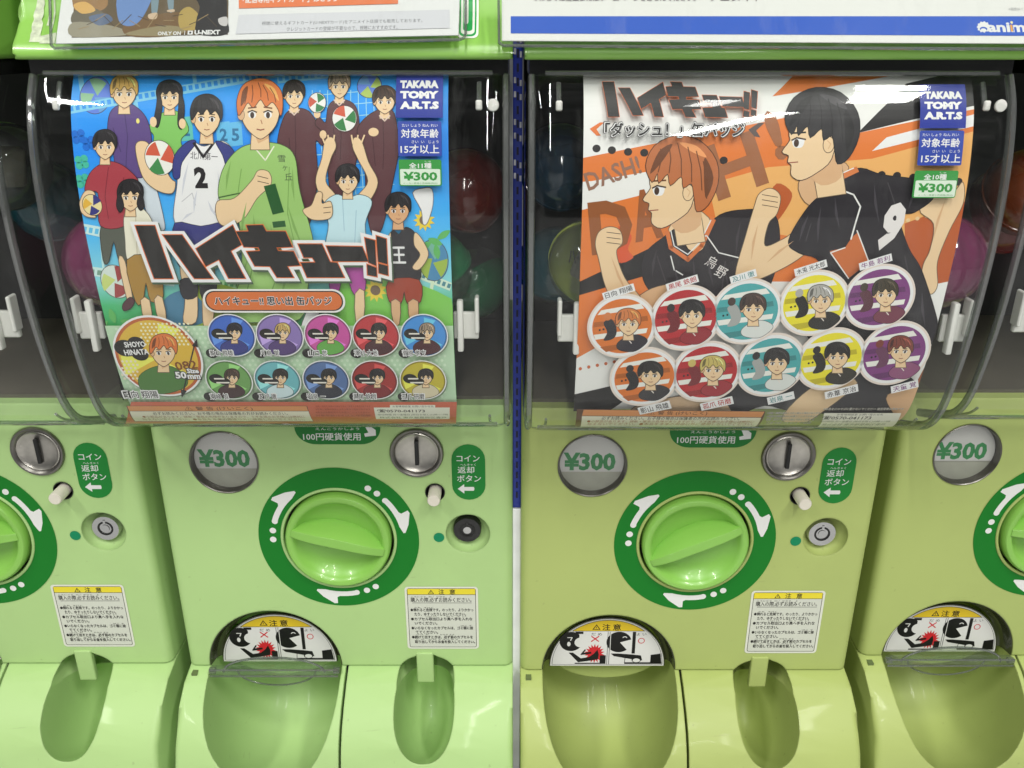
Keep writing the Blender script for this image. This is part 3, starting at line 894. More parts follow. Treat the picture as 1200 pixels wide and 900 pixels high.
def sign_print():
    """the half round caution sign: two pictograms under a yellow crescent"""
    P = PlanePrint(-0.0126)
    ax, ad = ARCH[0], ARCH[1]+0.0055; r = 0.0528
    WH, BK, RD = ink((216, 216, 212)), ink((16, 15, 16)), ink((196, 34, 44))
    def half(rr, m, lo=0.0, up=0.0):
        pts = [(ax+rr*math.cos(math.pi*i/48), ad-up-rr*math.sin(math.pi*i/48)) for i in range(49)]
        P.m_poly(pts, m)
    half(r, WH); half(r-.0014, BK, up=.0012); half(r-.0019, WH, up=.0016)
    def chord(rr, dd, m):
        h = ad-dd; t0 = math.asin(min(1, h/rr)); pts = [(ax+rr*math.cos(t0+(math.pi-2*t0)*i/30), ad-rr*math.sin(t0+(math.pi-2*t0)*i/30)) for i in range(31)]
        P.m_poly(pts, m)
    yd = ad-0.0395
    chord(r-.0014, yd+.0005, BK); chord(r-.0019, yd, ink((236, 190, 40)))
    P.m_poly([(ax-.0150, yd-.0012), (ax-.0112, yd-.0072), (ax-.0074, yd-.0012)], BK)
    P.m_poly([(ax-.0136, yd-.0019), (ax-.0112, yd-.0058), (ax-.0088, yd-.0019)], ink((236, 190, 40)))
    P.m_rect(ax-.0115, yd-.0046, ax-.0109, yd-.0026, BK)
    P.m_text('注', ax-.0022, yd-.0040, .0072, .0068, BK, 0.02)
    P.m_text('意', ax+.0075, yd-.0040, .0072, .0068, BK, 0.02)
    P.m_rect(ax-.0006, yd+.001, ax-.0001, ad-.0016, BK); P.m_rect(ax+.0012, yd+.001, ax+.0017, ad-.0016, BK)
    P.m_text('だ め', ax-.0108, yd+.0038, .0098, .0030, BK)
    P.m_text('よ い', ax+.0302, yd+.0038, .0090, .0030, BK)
    def stroke(a, b, wd, m):
        a, b = Vector(a), Vector(b); d = (b-a).normalized(); nn = Vector((-d.y, d.x))*wd/2
        P.m_poly([tuple(a+nn), tuple(b+nn), tuple(b-nn), tuple(a-nn)], m)
    # left: no
    cx, cd = ax-.0340, ad-.0275
    P.m_disc(cx, cd, .0105, BK, 40, ry=.0108)
    P.m_rect(cx+.004, cd-.0108, cx+.0105, cd-.0085, BK)
    P.m_disc(cx+.0092, cd+.0010, .0060, WH, 30, ry=.0056)
    P.m_rect(cx+.0075, cd-.0080, cx+.0150, cd-.0030, WH)
    P.m_rect(cx+.0038, cd-.0111, cx+.0110, cd-.0085, BK)
    stroke((cx-.0035, cd-.0045), (cx+.0010, cd-.0045), .0009, WH); stroke((cx+.0010, cd-.0048), (cx-.0006, cd-.0010), .0009, WH)
    P.m_disc(cx-.0020, cd+.0028, .0016, WH, 14, ry=.0026)
    stroke((ax-.0155, ad-.0335), (ax-.0085, ad-.0275), .0011, RD); stroke((ax-.0085, ad-.0335), (ax-.0155, ad-.0275), .0011, RD)
    bx, bd = ax-.0120, ad-.0140
    P.m_poly([(bx+(.0095 if i % 2 else .0062)*math.cos(2*math.pi*i/36), bd-(.0110 if i % 2 else .0072)*math.sin(2*math.pi*i/36)) for i in range(36)], RD)
    P.m_poly([(ax-.0360, ad-.0150), (ax-.0320, ad-.0150), (ax-.0245, ad-.0085), (ax-.0170, ad-.0100), (ax-.0125, ad-.0140), (ax-.0095, ad-.0185), (ax-.0080, ad-.0130), (ax-.0085, ad-.0075), (ax-.0150, ad-.0060), (ax-.0270, ad-.0040)], BK)
    stroke((ax-.0235, ad-.0135), (ax-.0150, ad-.0150), .0022, BK); stroke((ax-.0245, ad-.0125), (ax-.0205, ad-.0185), .0014, BK)
    P.m_rect(ax-.0300, ad-.0034, ax-.0015, ad-.0022, BK); P.m_rect(ax-.0070, ad-.0120, ax-.0015, ad-.0022, BK)
    # right: yes
    cx, cd = ax+.0100, ad-.0270
    P.m_disc(cx, cd, .0115, BK, 40)
    P.m_poly([(cx+.0010, cd+.0004), (cx+.0130, cd-.0035), (cx+.0130, cd+.0095), (cx+.0085, cd+.0100)], WH)
    P.m_rect(ax+.0018, yd+.001, ax+.0024, cd+.011, WH)
    P.m_ring(cx+.0052, cd-.0040, .0016, .0024, WH, 16, 20, 160)
    P.m_rect(ax+.0222, yd+.0011, ax+.0252, ad-.0140, BK)
    P.m_poly([(ax+.0030, ad-.0140), (ax+.0100, ad-.0140), (ax+.0235, ad-.0128), (ax+.0310, ad-.0118), (ax+.0325, ad-.0060), (ax+.0230, ad-.0075), (ax+.0060, ad-.0110)], BK)
    P.m_disc(ax+.0270, ad-.0070, .0044, BK, 20, ry=.0036); P.m_disc(ax+.0270, ad-.0062, .0034, WH, 20, ry=.0022)
    P.m_ring(ax+.0305, ad-.0285, .0024, .0031, RD, 30)
    P.m_rect(ax+.0160, ad-.0040, ax+.0505, ad-.0022, BK)
    P.m_poly([(ax+.0400, ad-.0125), (ax+.0490, ad-.0140), (ax+.0505, ad-.0030), (ax+.0400, ad-.0030)], BK)
    stroke((ax+.0160, ad-.0030), (ax+.0165, ad-.0090), .0005, BK)
    return P

def copy_tree(o, parent=None):
    c = o.copy(); COL.objects.link(c); c.parent = parent
    for ch in list(o.children): copy_tree(ch, c)
    return c

proto = build_machine()
machines = {'A1': proto}
for k in ('A0', 'B0', 'B1'):
    machines[k] = copy_tree(proto)
def walk(o):
    yield o
    for ch in o.children: yield from walk(ch)
for k, o in machines.items():
    o.location = (POS[k][0], POS[k][1], 0)
    for q in walk(o):
        nm = q.name.split('.')[0]
        if nm == 'dial_knob':
            q.rotation_euler = (0, {'A0': R(-6), 'A1': R(14), 'B0': R(-24), 'B1': R(2)}[k], 0)
        if k[0] == 'B':
            for sl in q.material_slots:
                if sl.material == M['green']:
                    sl.link = 'OBJECT'; sl.material = M['olive']
        if nm == 'poster_clip':
            left = sum(v.co.x for v in q.data.vertices) < 0
            if left and k[0] == 'A': q.location.x = -0.020
            if not left and k[0] == 'B': q.location.x = 0.0225
        if nm in ('lock', ) and k == 'A1':
            q.material_slots[0].link = 'OBJECT'; q.material_slots[0].material = M['gloss_black']
    if k == 'B0':
        for q in list(walk(o)):
            if q.name.split('.')[0] in ('outlet_flap', 'flap_edge'): bpy.data.objects.remove(q)
machines['A0']['label'] = 'fresh green capsule machine without a poster, cut off by the left edge'
machines['A1']['label'] = 'fresh green capsule machine behind the blue poster, with a black lock'
machines['B0']['label'] = 'yellowed green capsule machine behind the orange and white poster'
machines['B1']['label'] = 'yellowed green capsule machine cut off by the right edge, set slightly further back'
# ------------------------------------------------------------------ the posters
SKIN = (226, 192, 152); SKIN2 = (205, 165, 125); LINE = (62, 46, 40)

def shape(P, pts, c, smooth=5, edge=0.8, ec=None):
    q = catmull(pts, smooth, True) if smooth else pts
    if edge: P.poly(grow(q, edge), ec or [v*0.45 for v in c])
    P.poly(q, c)

def head(P, x, y, rx, ry, hair, skin=SKIN, turn=0.0, face=True):
    """a plain printed head of nobody in particular: face, ear, neck and a smooth cap of side-parted hair"""
    dk = [v*.55 for v in hair]; lt = [min(255, v*1.35+14) for v in hair]
    tn = turn*rx
    shape(P, [(x-rx*.38, y+ry*.5), (x+rx*.38, y+ry*.5), (x+rx*.48, y+ry*1.45), (x-rx*.48, y+ry*1.45)], skin, 0)
    P.poly([(x-rx*.36, y+ry*.72), (x+rx*.36, y+ry*.72), (x+rx*.42, y+ry*1.02), (x-rx*.1, y+ry*1.22)], SKIN2)
    jaw = [(x-rx*.96, y-ry*.5), (x-rx*.92, y+ry*.22), (x-rx*.62, y+ry*.68), (x-rx*.12+tn*.3, y+ry*1.0), (x+rx*.18+tn*.3, y+ry*.99), (x+rx*.66, y+ry*.66), (x+rx*.93, y+ry*.2), (x+rx*.96, y-ry*.5), (x, y-ry*.9)]
    shape(P, jaw, skin, 4, .8, LINE)
    P.disc(x-rx*.97, y+ry*.12, rx*.17+.5, ry*.2+.5, LINE, 14); P.disc(x-rx*.97, y+ry*.12, rx*.17, ry*.2, SKIN2, 14)
    if face and rx > 6:
        ex = rx*.40; ey = y+ry*.12; cx = x+tn
        for sx in (-1, 1):
            P.disc(cx+sx*ex, ey, rx*.20, ry*.135, (240, 238, 232), 14); P.disc(cx+sx*ex+tn*.2, ey+ry*.01, rx*.105, ry*.125, (62, 46, 38), 12)
            P.line([(cx+sx*ex-rx*.22, ey-ry*.10), (cx+sx*ex, ey-ry*.165), (cx+sx*ex+rx*.22, ey-ry*.10)], max(.7, rx*.065), LINE)
            P.line([(cx+sx*ex-rx*.2, ey-ry*.27-sx*ry*.02), (cx+sx*ex+rx*.2, ey-ry*.27+sx*ry*.02)], max(.6, rx*.07), dk)
        P.line([(cx+rx*.04, ey+ry*.2), (cx+rx*.10, ey+ry*.34)], max(.5, rx*.05), (170, 120, 88))
        P.line([(cx-rx*.16, ey+ry*.55), (cx+rx*.02, ey+ry*.585), (cx+rx*.2, ey+ry*.55)], max(.6, rx*.06), (140, 72, 60))
        P.poly([(x-rx*.9, y-ry*.4), (x+rx*.9, y-ry*.4), (x+rx*.88, y-ry*.12), (x+rx*.3, y-ry*.2), (x-rx*.4, y-ry*.1), (x-rx*.88, y-ry*.02)], SKIN2) if False else None
    hp = [(x-rx*1.10, y+ry*.12), (x-rx*1.16, y-ry*.45), (x-rx*.85, y-ry*1.0), (x-rx*.2, y-ry*1.24), (x+rx*.5, y-ry*1.18), (x+rx*1.05, y-ry*.78), (x+rx*1.14, y-ry*.2), (x+rx*1.04, y+ry*.14), (x+rx*.90, y-ry*.12), (x+rx*.62, y-ry*.36), (x+rx*.30, y-ry*.20), (x+rx*.02, y-ry*.46), (x-rx*.34, y-ry*.16), (x-rx*.62, y-ry*.34), (x-rx*.88, y-ry*.05)]
    shape(P, hp, hair, 4, .8, [v*.35 for v in hair])
    P.poly(catmull([(x-rx*.98, y-ry*.2), (x-rx*.9, y-ry*.75), (x-rx*.62, y-ry*.96), (x-rx*.72, y-ry*.5)], 4, True), dk)
    P.poly(catmull([(x+rx*.2, y-ry*1.06), (x+rx*.72, y-ry*.88), (x+rx*.95, y-ry*.4), (x+rx*.6, y-ry*.72)], 4, True), lt)
    for k, (a0, b0, a1, b1) in enumerate(((-.1, -1.1, .04, -.55), (.15, -1.0, .42, -.42), (-.4, -1.0, -.42, -.35), (.5, -.9, .8, -.35), (-.7, -.8, -.78, -.3))):
        P.line([(x+rx*a0, y+ry*b0), (x+rx*(a0*.4+a1*.6)+rx*.05, y+ry*(b0+b1)/2), (x+rx*a1, y+ry*b1)], max(.6, rx*.045), dk)

def profile_head(P, x, y, rx, ry, hair, skin=SKIN):
    """a plain printed head in side view looking left: short smooth hair, nobody in particular"""
    dk = [v*.6 for v in hair]; lt = [min(255, v*1.3+14) for v in hair]
    shape(P, [(x-rx*.25, y+ry*.5), (x+rx*.55, y+ry*.3), (x+rx*.75, y+ry*1.35), (x-rx*.05, y+ry*1.45)], skin, 0)
    P.poly([(x-rx*.30, y+ry*.78), (x+rx*.50, y+ry*.40), (x+rx*.62, y+ry*.95), (x+rx*.05, y+ry*1.15)], SKIN2, 3)
    f = [(x-rx*.72, y-ry*.55), (x-rx*.86, y-ry*.12), (x-rx*.84, y+ry*.06), (x-rx*1.06, y+ry*.33), (x-rx*.88, y+ry*.42), (x-rx*.90, y+ry*.58), (x-rx*.80, y+ry*.66), (x-rx*.80, y+ry*.90), (x-rx*.52, y+ry*1.02), (x-rx*.05, y+ry*.82), (x+rx*.34, y+ry*.50), (x+rx*.45, y-ry*.2), (x, y-ry*.7)]
    shape(P, f, skin, 3, .9, LINE)
    ex, ey = x-rx*.60, y+ry*.12
    P.poly([(ex-rx*.16, ey-ry*.09), (ex+rx*.16, ey-ry*.11), (ex+rx*.10, ey+ry*.10), (ex-rx*.13, ey+ry*.09)], (240, 238, 232), 3)
    P.disc(ex-rx*.06, ey, rx*.075, ry*.10, (66, 48, 38), 12)
    P.line([(ex-rx*.19, ey-ry*.07), (ex-rx*.05, ey-ry*.13), (ex+rx*.20, ey-ry*.09)], 1.8, LINE)
    P.line([(ex-rx*.20, ey-ry*.24), (ex+rx*.20, ey-ry*.26)], 2.0, dk)
    P.line([(x-rx*.88, y+ry*.60), (x-rx*.62, y+ry*.58)], 1.2, (140, 72, 60))
    P.disc(x+rx*.26, y+ry*.16, rx*.15+.8, ry*.19+.8, LINE, 18); P.disc(x+rx*.26, y+ry*.16, rx*.15, ry*.19, skin, 18); P.line([(x+rx*.22, y+ry*.06), (x+rx*.32, y+ry*.14), (x+rx*.25, y+ry*.26)], 1.0, SKIN2)
    h = [(x-rx*.80, y-ry*.10), (x-rx*.98, y-ry*.50), (x-rx*.72, y-ry*.98), (x-rx*.10, y-ry*1.22), (x+rx*.60, y-ry*1.10), (x+rx*1.08, y-ry*.62), (x+rx*1.12, y-ry*.05), (x+rx*.84, y+ry*.46), (x+rx*.52, y+ry*.62), (x+rx*.44, y+ry*.30), (x+rx*.36, y-ry*.06), (x+rx*.12, y+ry*.04), (x+rx*.06, y-ry*.24), (x-rx*.26, y-ry*.02), (x-rx*.34, y-ry*.30), (x-rx*.60, y-ry*.08), (x-rx*.64, y-ry*.32)]
    shape(P, h, hair, 3, .9, [v*.35 for v in hair])
    for q in ([(x-rx*.86, y-ry*.3), (x-rx*.6, y-ry*.84), (x-rx*.2, y-ry*1.02), (x-rx*.5, y-ry*.6)], [(x+rx*.75, y-ry*.7), (x+rx*1.0, y-ry*.2), (x+rx*.78, y+ry*.3), (x+rx*.72, y-ry*.2)]): P.poly(catmull(q, 4, True), dk)
    P.poly(catmull([(x, y-ry*1.06), (x+rx*.5, y-ry*.98), (x+rx*.8, y-ry*.7), (x+rx*.4, y-ry*.82)], 4, True), lt)
    for (a0, b0, a1, b1) in ((-.3, -1.0, -.30, -.32), (-.05, -1.05, .06, -.26), (.25, -.95, .36, -.10), (.5, -.85, .66, .1), (.7, -.6, .80, .3), (-.55, -.9, -.62, -.34)):
        P.line([(x+rx*a0, y+ry*b0), (x+rx*(a0+a1)/2+rx*.05, y+ry*(b0+b1)/2), (x+rx*a1, y+ry*b1)], 1.3, dk)

def folds(P, segs, c, w=2.6):
    """printed cloth folds: thin tapering darker slivers"""
    for (x0, y0, x1, y1) in segs:
        a, b = Vector((x0, y0)), Vector((x1, y1)); d = (b-a).normalized(); nn = Vector((-d.y, d.x))*w
        m_ = (a+b)/2
        P.poly([tuple(a), tuple(m_+nn*.9), tuple(b), tuple(m_-nn*.1)], c)

def ball(P, x, y, rx, ry, cols, rot=0.3):
    P.disc(x, y, rx+.7, ry+.7, LINE); P.disc(x, y, rx, ry, cols[0])
    def wedge(a0, a1, c, k=0.12):
        pts = [(x+rx*.97*math.cos(a0+(a1-a0)*i/10), y+ry*.97*math.sin(a0+(a1-a0)*i/10)) for i in range(11)]
        P.poly(pts+[(x+rx*k*math.cos(a1+.8), y+ry*k*math.sin(a1+.8))], c)
    wedge(rot, rot+1.25, cols[1]); wedge(rot+2.1, rot+3.3, cols[2]); wedge(rot+4.2, rot+5.3, cols[1])

def filmstrip(P, a, b, wd, c, hole, n):
    a, b = Vector(a), Vector(b); d = (b-a); L = d.length; d = d/L; nn = Vector((-d.y, d.x))
    if nn.y < 0: nn = -nn
    P.poly([tuple(a-nn*wd/2), tuple(b-nn*wd/2), tuple(b+nn*wd/2), tuple(a+nn*wd/2)], c)
    for i in range(n):
        q = a+d*(L*(i+.5)/n); h = d*(L/n*.30)
        P.poly([tuple(q-h-nn*wd*.26), tuple(q+h-nn*wd*.26), tuple(q+h+nn*wd*.26), tuple(q-h+nn*wd*.26)], hole, same=i > 0)

def speckle(P, x0, y0, x1, y1, c, step, r, xmin=None):
    k = 0; first = True
    y = y0
    while y < y1:
        x = x0+(step/2 if k % 2 else 0)
        while x < x1:
            if xmin is None or P.S.px(x-r, y)[0] > xmin: P.disc(x, y, r, r, c, 6, same=not first); first = False
            x += step
        y += step*.8; k += 1

def maker_label(root, S, cx, cy, wd, ht):
    P = Print(S, 0.0044); W_ = (236, 236, 232)
    P.rectc(cx, cy, wd, ht, (24, 44, 142))
    for i, (t_, ww) in enumerate((('TAKARA', .82), ('TOMY', .82), ('A.R.T.S', .83))):
        P.text(t_, cx, cy+ht*(-.235+.235*i), wd*ww, ht*.175, W_, 0.068)
    P.build('maker_label', root)

def age_label(root, S, cx, cy, wd, ht):
    P = Print(S, 0.0044); W_ = (236, 236, 232)
    P.rectc(cx, cy, wd, ht, (42, 66, 158), 2)
    P.text('たい しょう ねん れい', cx, cy-ht*.38, wd*.82, ht*.085, W_, 0.01)
    P.text('対象年齢', cx, cy-ht*.15, wd*.86, ht*.25, W_, 0.022)
    P.text('さい  い   じょう', cx+wd*.12, cy+ht*.09, wd*.62, ht*.085, W_, 0.01)
    P.text('15才以上', cx, cy+ht*.30, wd*.88, ht*.25, W_, 0.022)
    P.build('age_label', root)

def price_label(root, S, cx, cy, wd, ht, kinds):
    P = Print(S, 0.0044); W_ = (232, 236, 226); G = (52, 142, 62)
    P.rectc(cx, cy, wd, ht, G, 2.5)
    P.rectc(cx, cy+ht*.16, wd*.94, ht*.60, (206, 226, 204), 1.5)
    P.text('しゅ', cx+wd*.18, cy-ht*.43, wd*.14, ht*.06, W_)
    P.text(kinds, cx, cy-ht*.27, wd*.52, ht*.21, W_, 0.028)
    P.text('¥300', cx, cy+ht*.13, wd*.80, ht*.34, G, 0.035)
    P.text('メーカー希望小売価格(税込)', cx, cy+ht*.40, wd*.80, ht*.07, G, 0.004)
    P.build('price_label', root)

def title(root, S, polys, white, orange, name='title_lettering'):
    P = Print(S, 0.0040)
    if white:
        for p in polys: P.poly(grow([(x+1.5, y+2) for x, y in p], white+.5), (70, 88, 66), same=False)
        for p in polys: P.poly(grow(p, white), (236, 232, 224))
    for p in polys: P.poly(grow(p, orange), (208, 104, 48))
    for p in polys: P.poly(p, (30, 28, 27))
    P.build(name, root)

def sheet_of(P, pts, m):
    xs = [P.S.px(*p) for p in pts]
    (xl, u0), (xr, u1) = xs
    P.lim = (xl, xr)
    P.local([(xl, u0), (xr, u0), (xr, u1), (xl, u1)], m)

WARN_L = '必ずお読みください。お子様の場合は保護者の方がお読みください。'
WARN_S = ['●小部品があります。誤飲・窒息の危険がありますので、３才未満のお子様には絶対に', '与えないでください。●本品を本来の用途以外に使用しないでください。']

# ---- the blue poster
def blue_poster():
    xc, D = POS['A1']
    root = empty('poster', (xc, D, 0), 'blue and green poster crowded with players in sports clothes, above eleven round badge pictures', 'poster', 'posters behind clear covers')
    S = Surface(COVER, xc, D, -0.0066)
    P = Print(S)
    xl, u0 = S.px(96, 80); xl = S.px(96, 250)[0]; xr = S.px(527, 250)[0]
    u0 = S.px(300, 80)[1]; u1 = S.px(300, 496.5)[1]
    zt, zb = S.at(0, u0).z, S.at(0, u1).z
    P.lim = (xl, xr)
    P.local([(xl, u0), (xr, u0), (xr, u1), (xl, u1)], gradient_ink('blue to green print', [(0.0, (38, 146, 232)), (0.22, (28, 128, 222)), (0.45, (70, 170, 226)), (0.58, (128, 198, 204)), (0.66, (70, 170, 110)), (0.74, (48, 150, 72)), (1.0, (60, 160, 80))], zt, zb))
    LB = (120, 190, 240); PB = (150, 206, 240)
    P.poly([(90, 81), (96, 81), (104, 128), (98, 128)], LB); P.poly([(153, 81), (158, 81), (170, 165), (165, 165)], LB)
    P.poly([(224, 81), (229, 81), (231, 100), (227, 101)], LB)
    P.poly([(283, 81), (519, 81), (519, 84), (300, 88)], (84, 172, 238))
    ball(P, 112, 112, 18, 21, [(86, 120, 208), (132, 178, 140), (96, 150, 200)], -2.0)
    filmstrip(P, (80, 128), (330, 84), 11, LB, (40, 140, 226), 34)
    filmstrip(P, (325, 93), (520, 72), 10, LB, (52, 150, 232), 26)
    for i in range(9):
        P.line([(366+i*9, 106), (374+i*9, 250)], .9, PB)
        P.line([(366, 112+i*14), (462, 104+i*14)], .9, PB, )
    ball(P, 433, 101, 14, 14, [(96, 128, 212), (166, 190, 96), (110, 160, 210)], 1.2)
    for (x, y, t_) in ((262, 158, '2'), (276, 158, '5'), (218, 152, '2')):
        P.poly([(x-9, y-14), (x+7, y-16), (x+9, y+12), (x-7, y+14)], (92, 176, 220) if x > 230 else (90, 180, 170))
        P.text(t_, x, y, 9, 15, (44, 108, 150), 0.03)
    for (x, y) in ((96, 190), (97, 212), (92, 160), (104, 168)):
        for k in range(4):
            a = k*math.pi/2+.6
            P.disc(x+5*math.cos(a), y+5*math.sin(a), 4.4, 4.6, (64, 176, 150) if y > 180 else (20, 104, 200), 12, same=k > 0)
    filmstrip(P, (96, 268), (124, 273), 12, (190, 226, 234), (90, 180, 220), 4)
    filmstrip(P, (104, 318), (205, 330), 11, (190, 226, 216), (110, 150, 130), 12)
    P.line([(118, 272), (122, 320)], 3, (180, 222, 226))
    filmstrip(P, (255, 332), (302, 336), 9, (170, 216, 160), (70, 150, 80), 7)
    filmstrip(P, (424, 350), (490, 366), 12, (186, 222, 150), (110, 180, 80), 8)
    filmstrip(P, (488, 320), (529, 336), 10, (200, 230, 200), (70, 130, 140), 7)
    P.line([(507, 330), (500, 372)], 4, (200, 228, 190))
    ball(P, 136, 330, 17, 19, [(200, 214, 206), (150, 60, 60), (190, 206, 120)], .4)
    P.poly([(205, 345), (250, 332), (300, 348), (330, 372), (328, 382), (210, 382), (188, 370)], (150, 176, 62), 5)
    P.poly([(192, 352), (215, 340), (236, 352), (244, 372), (225, 382), (196, 376)], (74, 122, 150), 5)
    P.poly([(395, 330), (440, 318), (529, 350), (531, 382), (400, 382)], (120, 190, 80), 4)
    ball(P, 508, 305, 17, 24, [(70, 130, 170), (150, 176, 70), (110, 170, 150)], 2.0)
    for (x, y, r) in ((497, 258, 13), (440, 340, 14), (90, 360, 0)):
        if r:
            P.poly([(x+(r if i % 2 else r*.62)*math.cos(i*math.pi/11), y+(r if i % 2 else r*.62)*math.sin(i*math.pi/11)) for i in range(22)], (226, 196, 60))
            P.disc(x, y, r*.42, r*.42, (112, 92, 70))
    for (x, y, a) in ((510, 283, .4), (520, 275, -.6), (498, 288, 2.6), (512, 295, 1.4), (150, 378, .3), (132, 370, 1.2), (120, 382, 2.4)):
        P.poly([(x-9*math.cos(a), y-9*math.sin(a)), (x+4*math.sin(a), y-4*math.cos(a)), (x+9*math.cos(a), y+9*math.sin(a)), (x-4*math.sin(a), y+4*math.cos(a))], (92, 172, 92), 4)
    shape(P, [(484, 226), (496, 221), (506, 222), (507, 240), (501, 260), (496, 262), (494, 246)], (228, 230, 230), 3)
    # back row
    MAR = (88, 54, 58); DK = (36, 33, 36)
    shape(P, [(161, 203), (178, 206), (193, 262), (188, 270), (178, 266)], (196, 206, 214), 4)
    shape(P, [(184, 137), (199, 130), (212, 134), (221, 152), (212, 164), (213, 182), (180, 182), (181, 160), (175, 150)], (122, 184, 92))
    head(P, 199, 113, 13, 15, DK)
    shape(P, [(186, 108), (190, 124), (186, 148), (181, 144), (184, 124)], DK, 4); shape(P, [(211, 108), (216, 124), (214, 150), (209, 146), (210, 124)], DK, 4)
    P.disc(180, 143, 4, 6, SKIN); P.disc(214, 145, 4, 6, SKIN)
    shape(P, [(130, 132), (146, 122), (160, 126), (173, 142), (178, 172), (171, 206), (138, 203), (134, 182), (127, 160)], (88, 68, 124))
    P.line([(146, 126), (150, 160), (148, 198)], 1, (66, 50, 98)); P.line([(133, 150), (142, 178)], 1, (66, 50, 98))
    head(P, 146, 109, 14, 17, (200, 162, 88))
    P.disc(162, 142, 2, 3, (226, 210, 120))
    for (pts, hx, hy, hr, hh, hc) in (
        ([(334, 136), (346, 128), (362, 131), (375, 150), (383, 160), (378, 170), (370, 166), (372, 206), (366, 252), (356, 268), (346, 256), (338, 204), (330, 178), (326, 164)], 345, 112, 11, 14, (40, 32, 30)),
        ([(386, 124), (399, 117), (417, 126), (421, 160), (414, 204), (402, 230), (388, 224), (384, 186), (378, 156), (370, 146), (374, 138), (382, 144)], 398, 101, 11, 14, (150, 132, 112)),
        ([(432, 136), (449, 128), (462, 134), (467, 172), (462, 204), (448, 266), (436, 272), (430, 240), (428, 198), (421, 166), (420, 150)], 451, 119, 12, 14, (62, 44, 34))):
        shape(P, pts, MAR)
        P.line([(pts[1][0], pts[1][1]+6), (pts[1][0]+1, pts[1][1]+44), (pts[1][0], pts[1][1]+70)], .9, (64, 36, 42))
        P.line([(pts[0][0]+5, pts[0][1]+26), (pts[0][0]+8, pts[0][1]+58)], .9, (64, 36, 42))
        head(P, hx, hy, hr, hh, hc)
        P.line([(hx-6, hy+17), (hx, hy+23), (hx+6, hy+17)], 1.6, (214, 190, 176))
    P.disc(379, 158, 4, 5, SKIN); P.disc(372, 134, 4, 5, SKIN); P.disc(438, 155, 6, 5, SKIN)
    ball(P, 372, 121, 10, 11, [(226, 226, 218), (50, 120, 70), (190, 80, 60)], .5)
    ball(P, 404, 139, 14, 15, [(226, 226, 218), (50, 120, 66), (196, 84, 58)], 1.4)
    # middle row
    shape(P, [(120, 262), (149, 260), (151, 300), (148, 308), (140, 304), (134, 282), (128, 306), (122, 304)], (82, 86, 76), 3)
    shape(P, [(140, 304), (147, 306), (156, 350), (151, 354)], SKIN, 3); shape(P, [(145, 356), (153, 348), (158, 352), (154, 360), (146, 363)], (80, 48, 54), 3)
    shape(P, [(106, 204), (120, 192), (134, 190), (150, 198), (163, 214), (150, 228), (149, 262), (119, 264), (116, 226), (101, 224)], (158, 58, 68))
    P.line([(128, 196), (124, 230), (128, 256)], 1, (124, 40, 52)); P.line([(146, 208), (140, 250)], 1, (124, 40, 52))
    shape(P, [(101, 224), (112, 227), (106, 246), (113, 254), (100, 252), (94, 240)], SKIN)
    ball(P, 109, 240, 11, 12, [(222, 206, 150), (50, 50, 120), (214, 168, 60)], .6)
    head(P, 124, 171, 12, 15, DK)
    shape(P, [(160, 172), (170, 166), (180, 176), (200, 208), (206, 214), (202, 226), (184, 222), (168, 206)], SKIN)
    ball(P, 188, 185, 17, 20, [(226, 222, 214), (196, 86, 62), (60, 130, 72)], -.9)
    shape(P, [(210, 186), (226, 168), (240, 172), (262, 166), (274, 180), (268, 204), (263, 262), (236, 266), (206, 260), (209, 214)], (226, 226, 226))
    shape(P, [(204, 206), (206, 182), (222, 166), (230, 168), (214, 190), (211, 208)], (56, 60, 124), 4); shape(P, [(254, 166), (270, 172), (277, 186), (268, 198), (262, 182)], (56, 60, 124), 4)
    P.line([(228, 168), (239, 184), (251, 168)], 3, DK)
    P.line([(214, 236), (226, 226), (230, 240)], .9, (180, 180, 184)); P.line([(252, 250), (258, 226)], .9, (180, 180, 184))
    shape(P, [(206, 261), (236, 265), (263, 262), (266, 290), (250, 316), (236, 318), (226, 296), (212, 312), (206, 290)], (52, 54, 118), 3)
    folds(P, [(222, 190, 214, 230), (228, 248, 214, 258), (256, 200, 262, 236), (244, 234, 256, 256), (232, 222, 228, 250)], (196, 198, 206), 3)
    folds(P, [(222, 268, 218, 300), (246, 268, 250, 304)], (38, 40, 92), 3)
    P.text('2', 236, 208, 15, 25, DK, 0.05)
    P.text('北川第一', 240, 183, 32, 9, (60, 58, 66), 0.0, rot=.06)
    head(P, 243, 138, 16, 21, DK)
    shape(P, [(212, 308), (228, 308), (232, 350), (230, 376), (216, 376), (218, 350)], SKIN, 3); shape(P, [(212, 328), (230, 327), (231, 346), (216, 348)], (48, 46, 50), 3)
    shape(P, [(236, 316), (252, 316), (250, 376), (240, 382), (238, 350)], SKIN, 3); shape(P, [(236, 328), (253, 327), (252, 346), (238, 348)], (48, 46, 50), 3)
    shape(P, [(147, 252), (158, 242), (168, 244), (180, 262), (183, 302), (166, 308), (151, 304), (148, 280)], (226, 218, 198))
    P.line([(160, 248), (162, 300)], .9, (190, 180, 156)); P.line([(172, 262), (174, 296)], .9, (190, 180, 156))
    shape(P, [(150, 304), (183, 302), (192, 346), (178, 352), (172, 330), (168, 352), (160, 352)], (160, 124, 58), 3)
    shape(P, [(166, 351), (176, 351), (179, 380), (172, 380)], SKIN, 2); shape(P, [(182, 350), (191, 348), (196, 378), (189, 380)], SKIN, 2)
    head(P, 154, 230, 13, 16, DK)
    shape(P, [(141, 226), (146, 240), (142, 248), (138, 240)], DK, 3); shape(P, [(166, 226), (170, 240), (166, 246), (162, 238)], DK, 3)
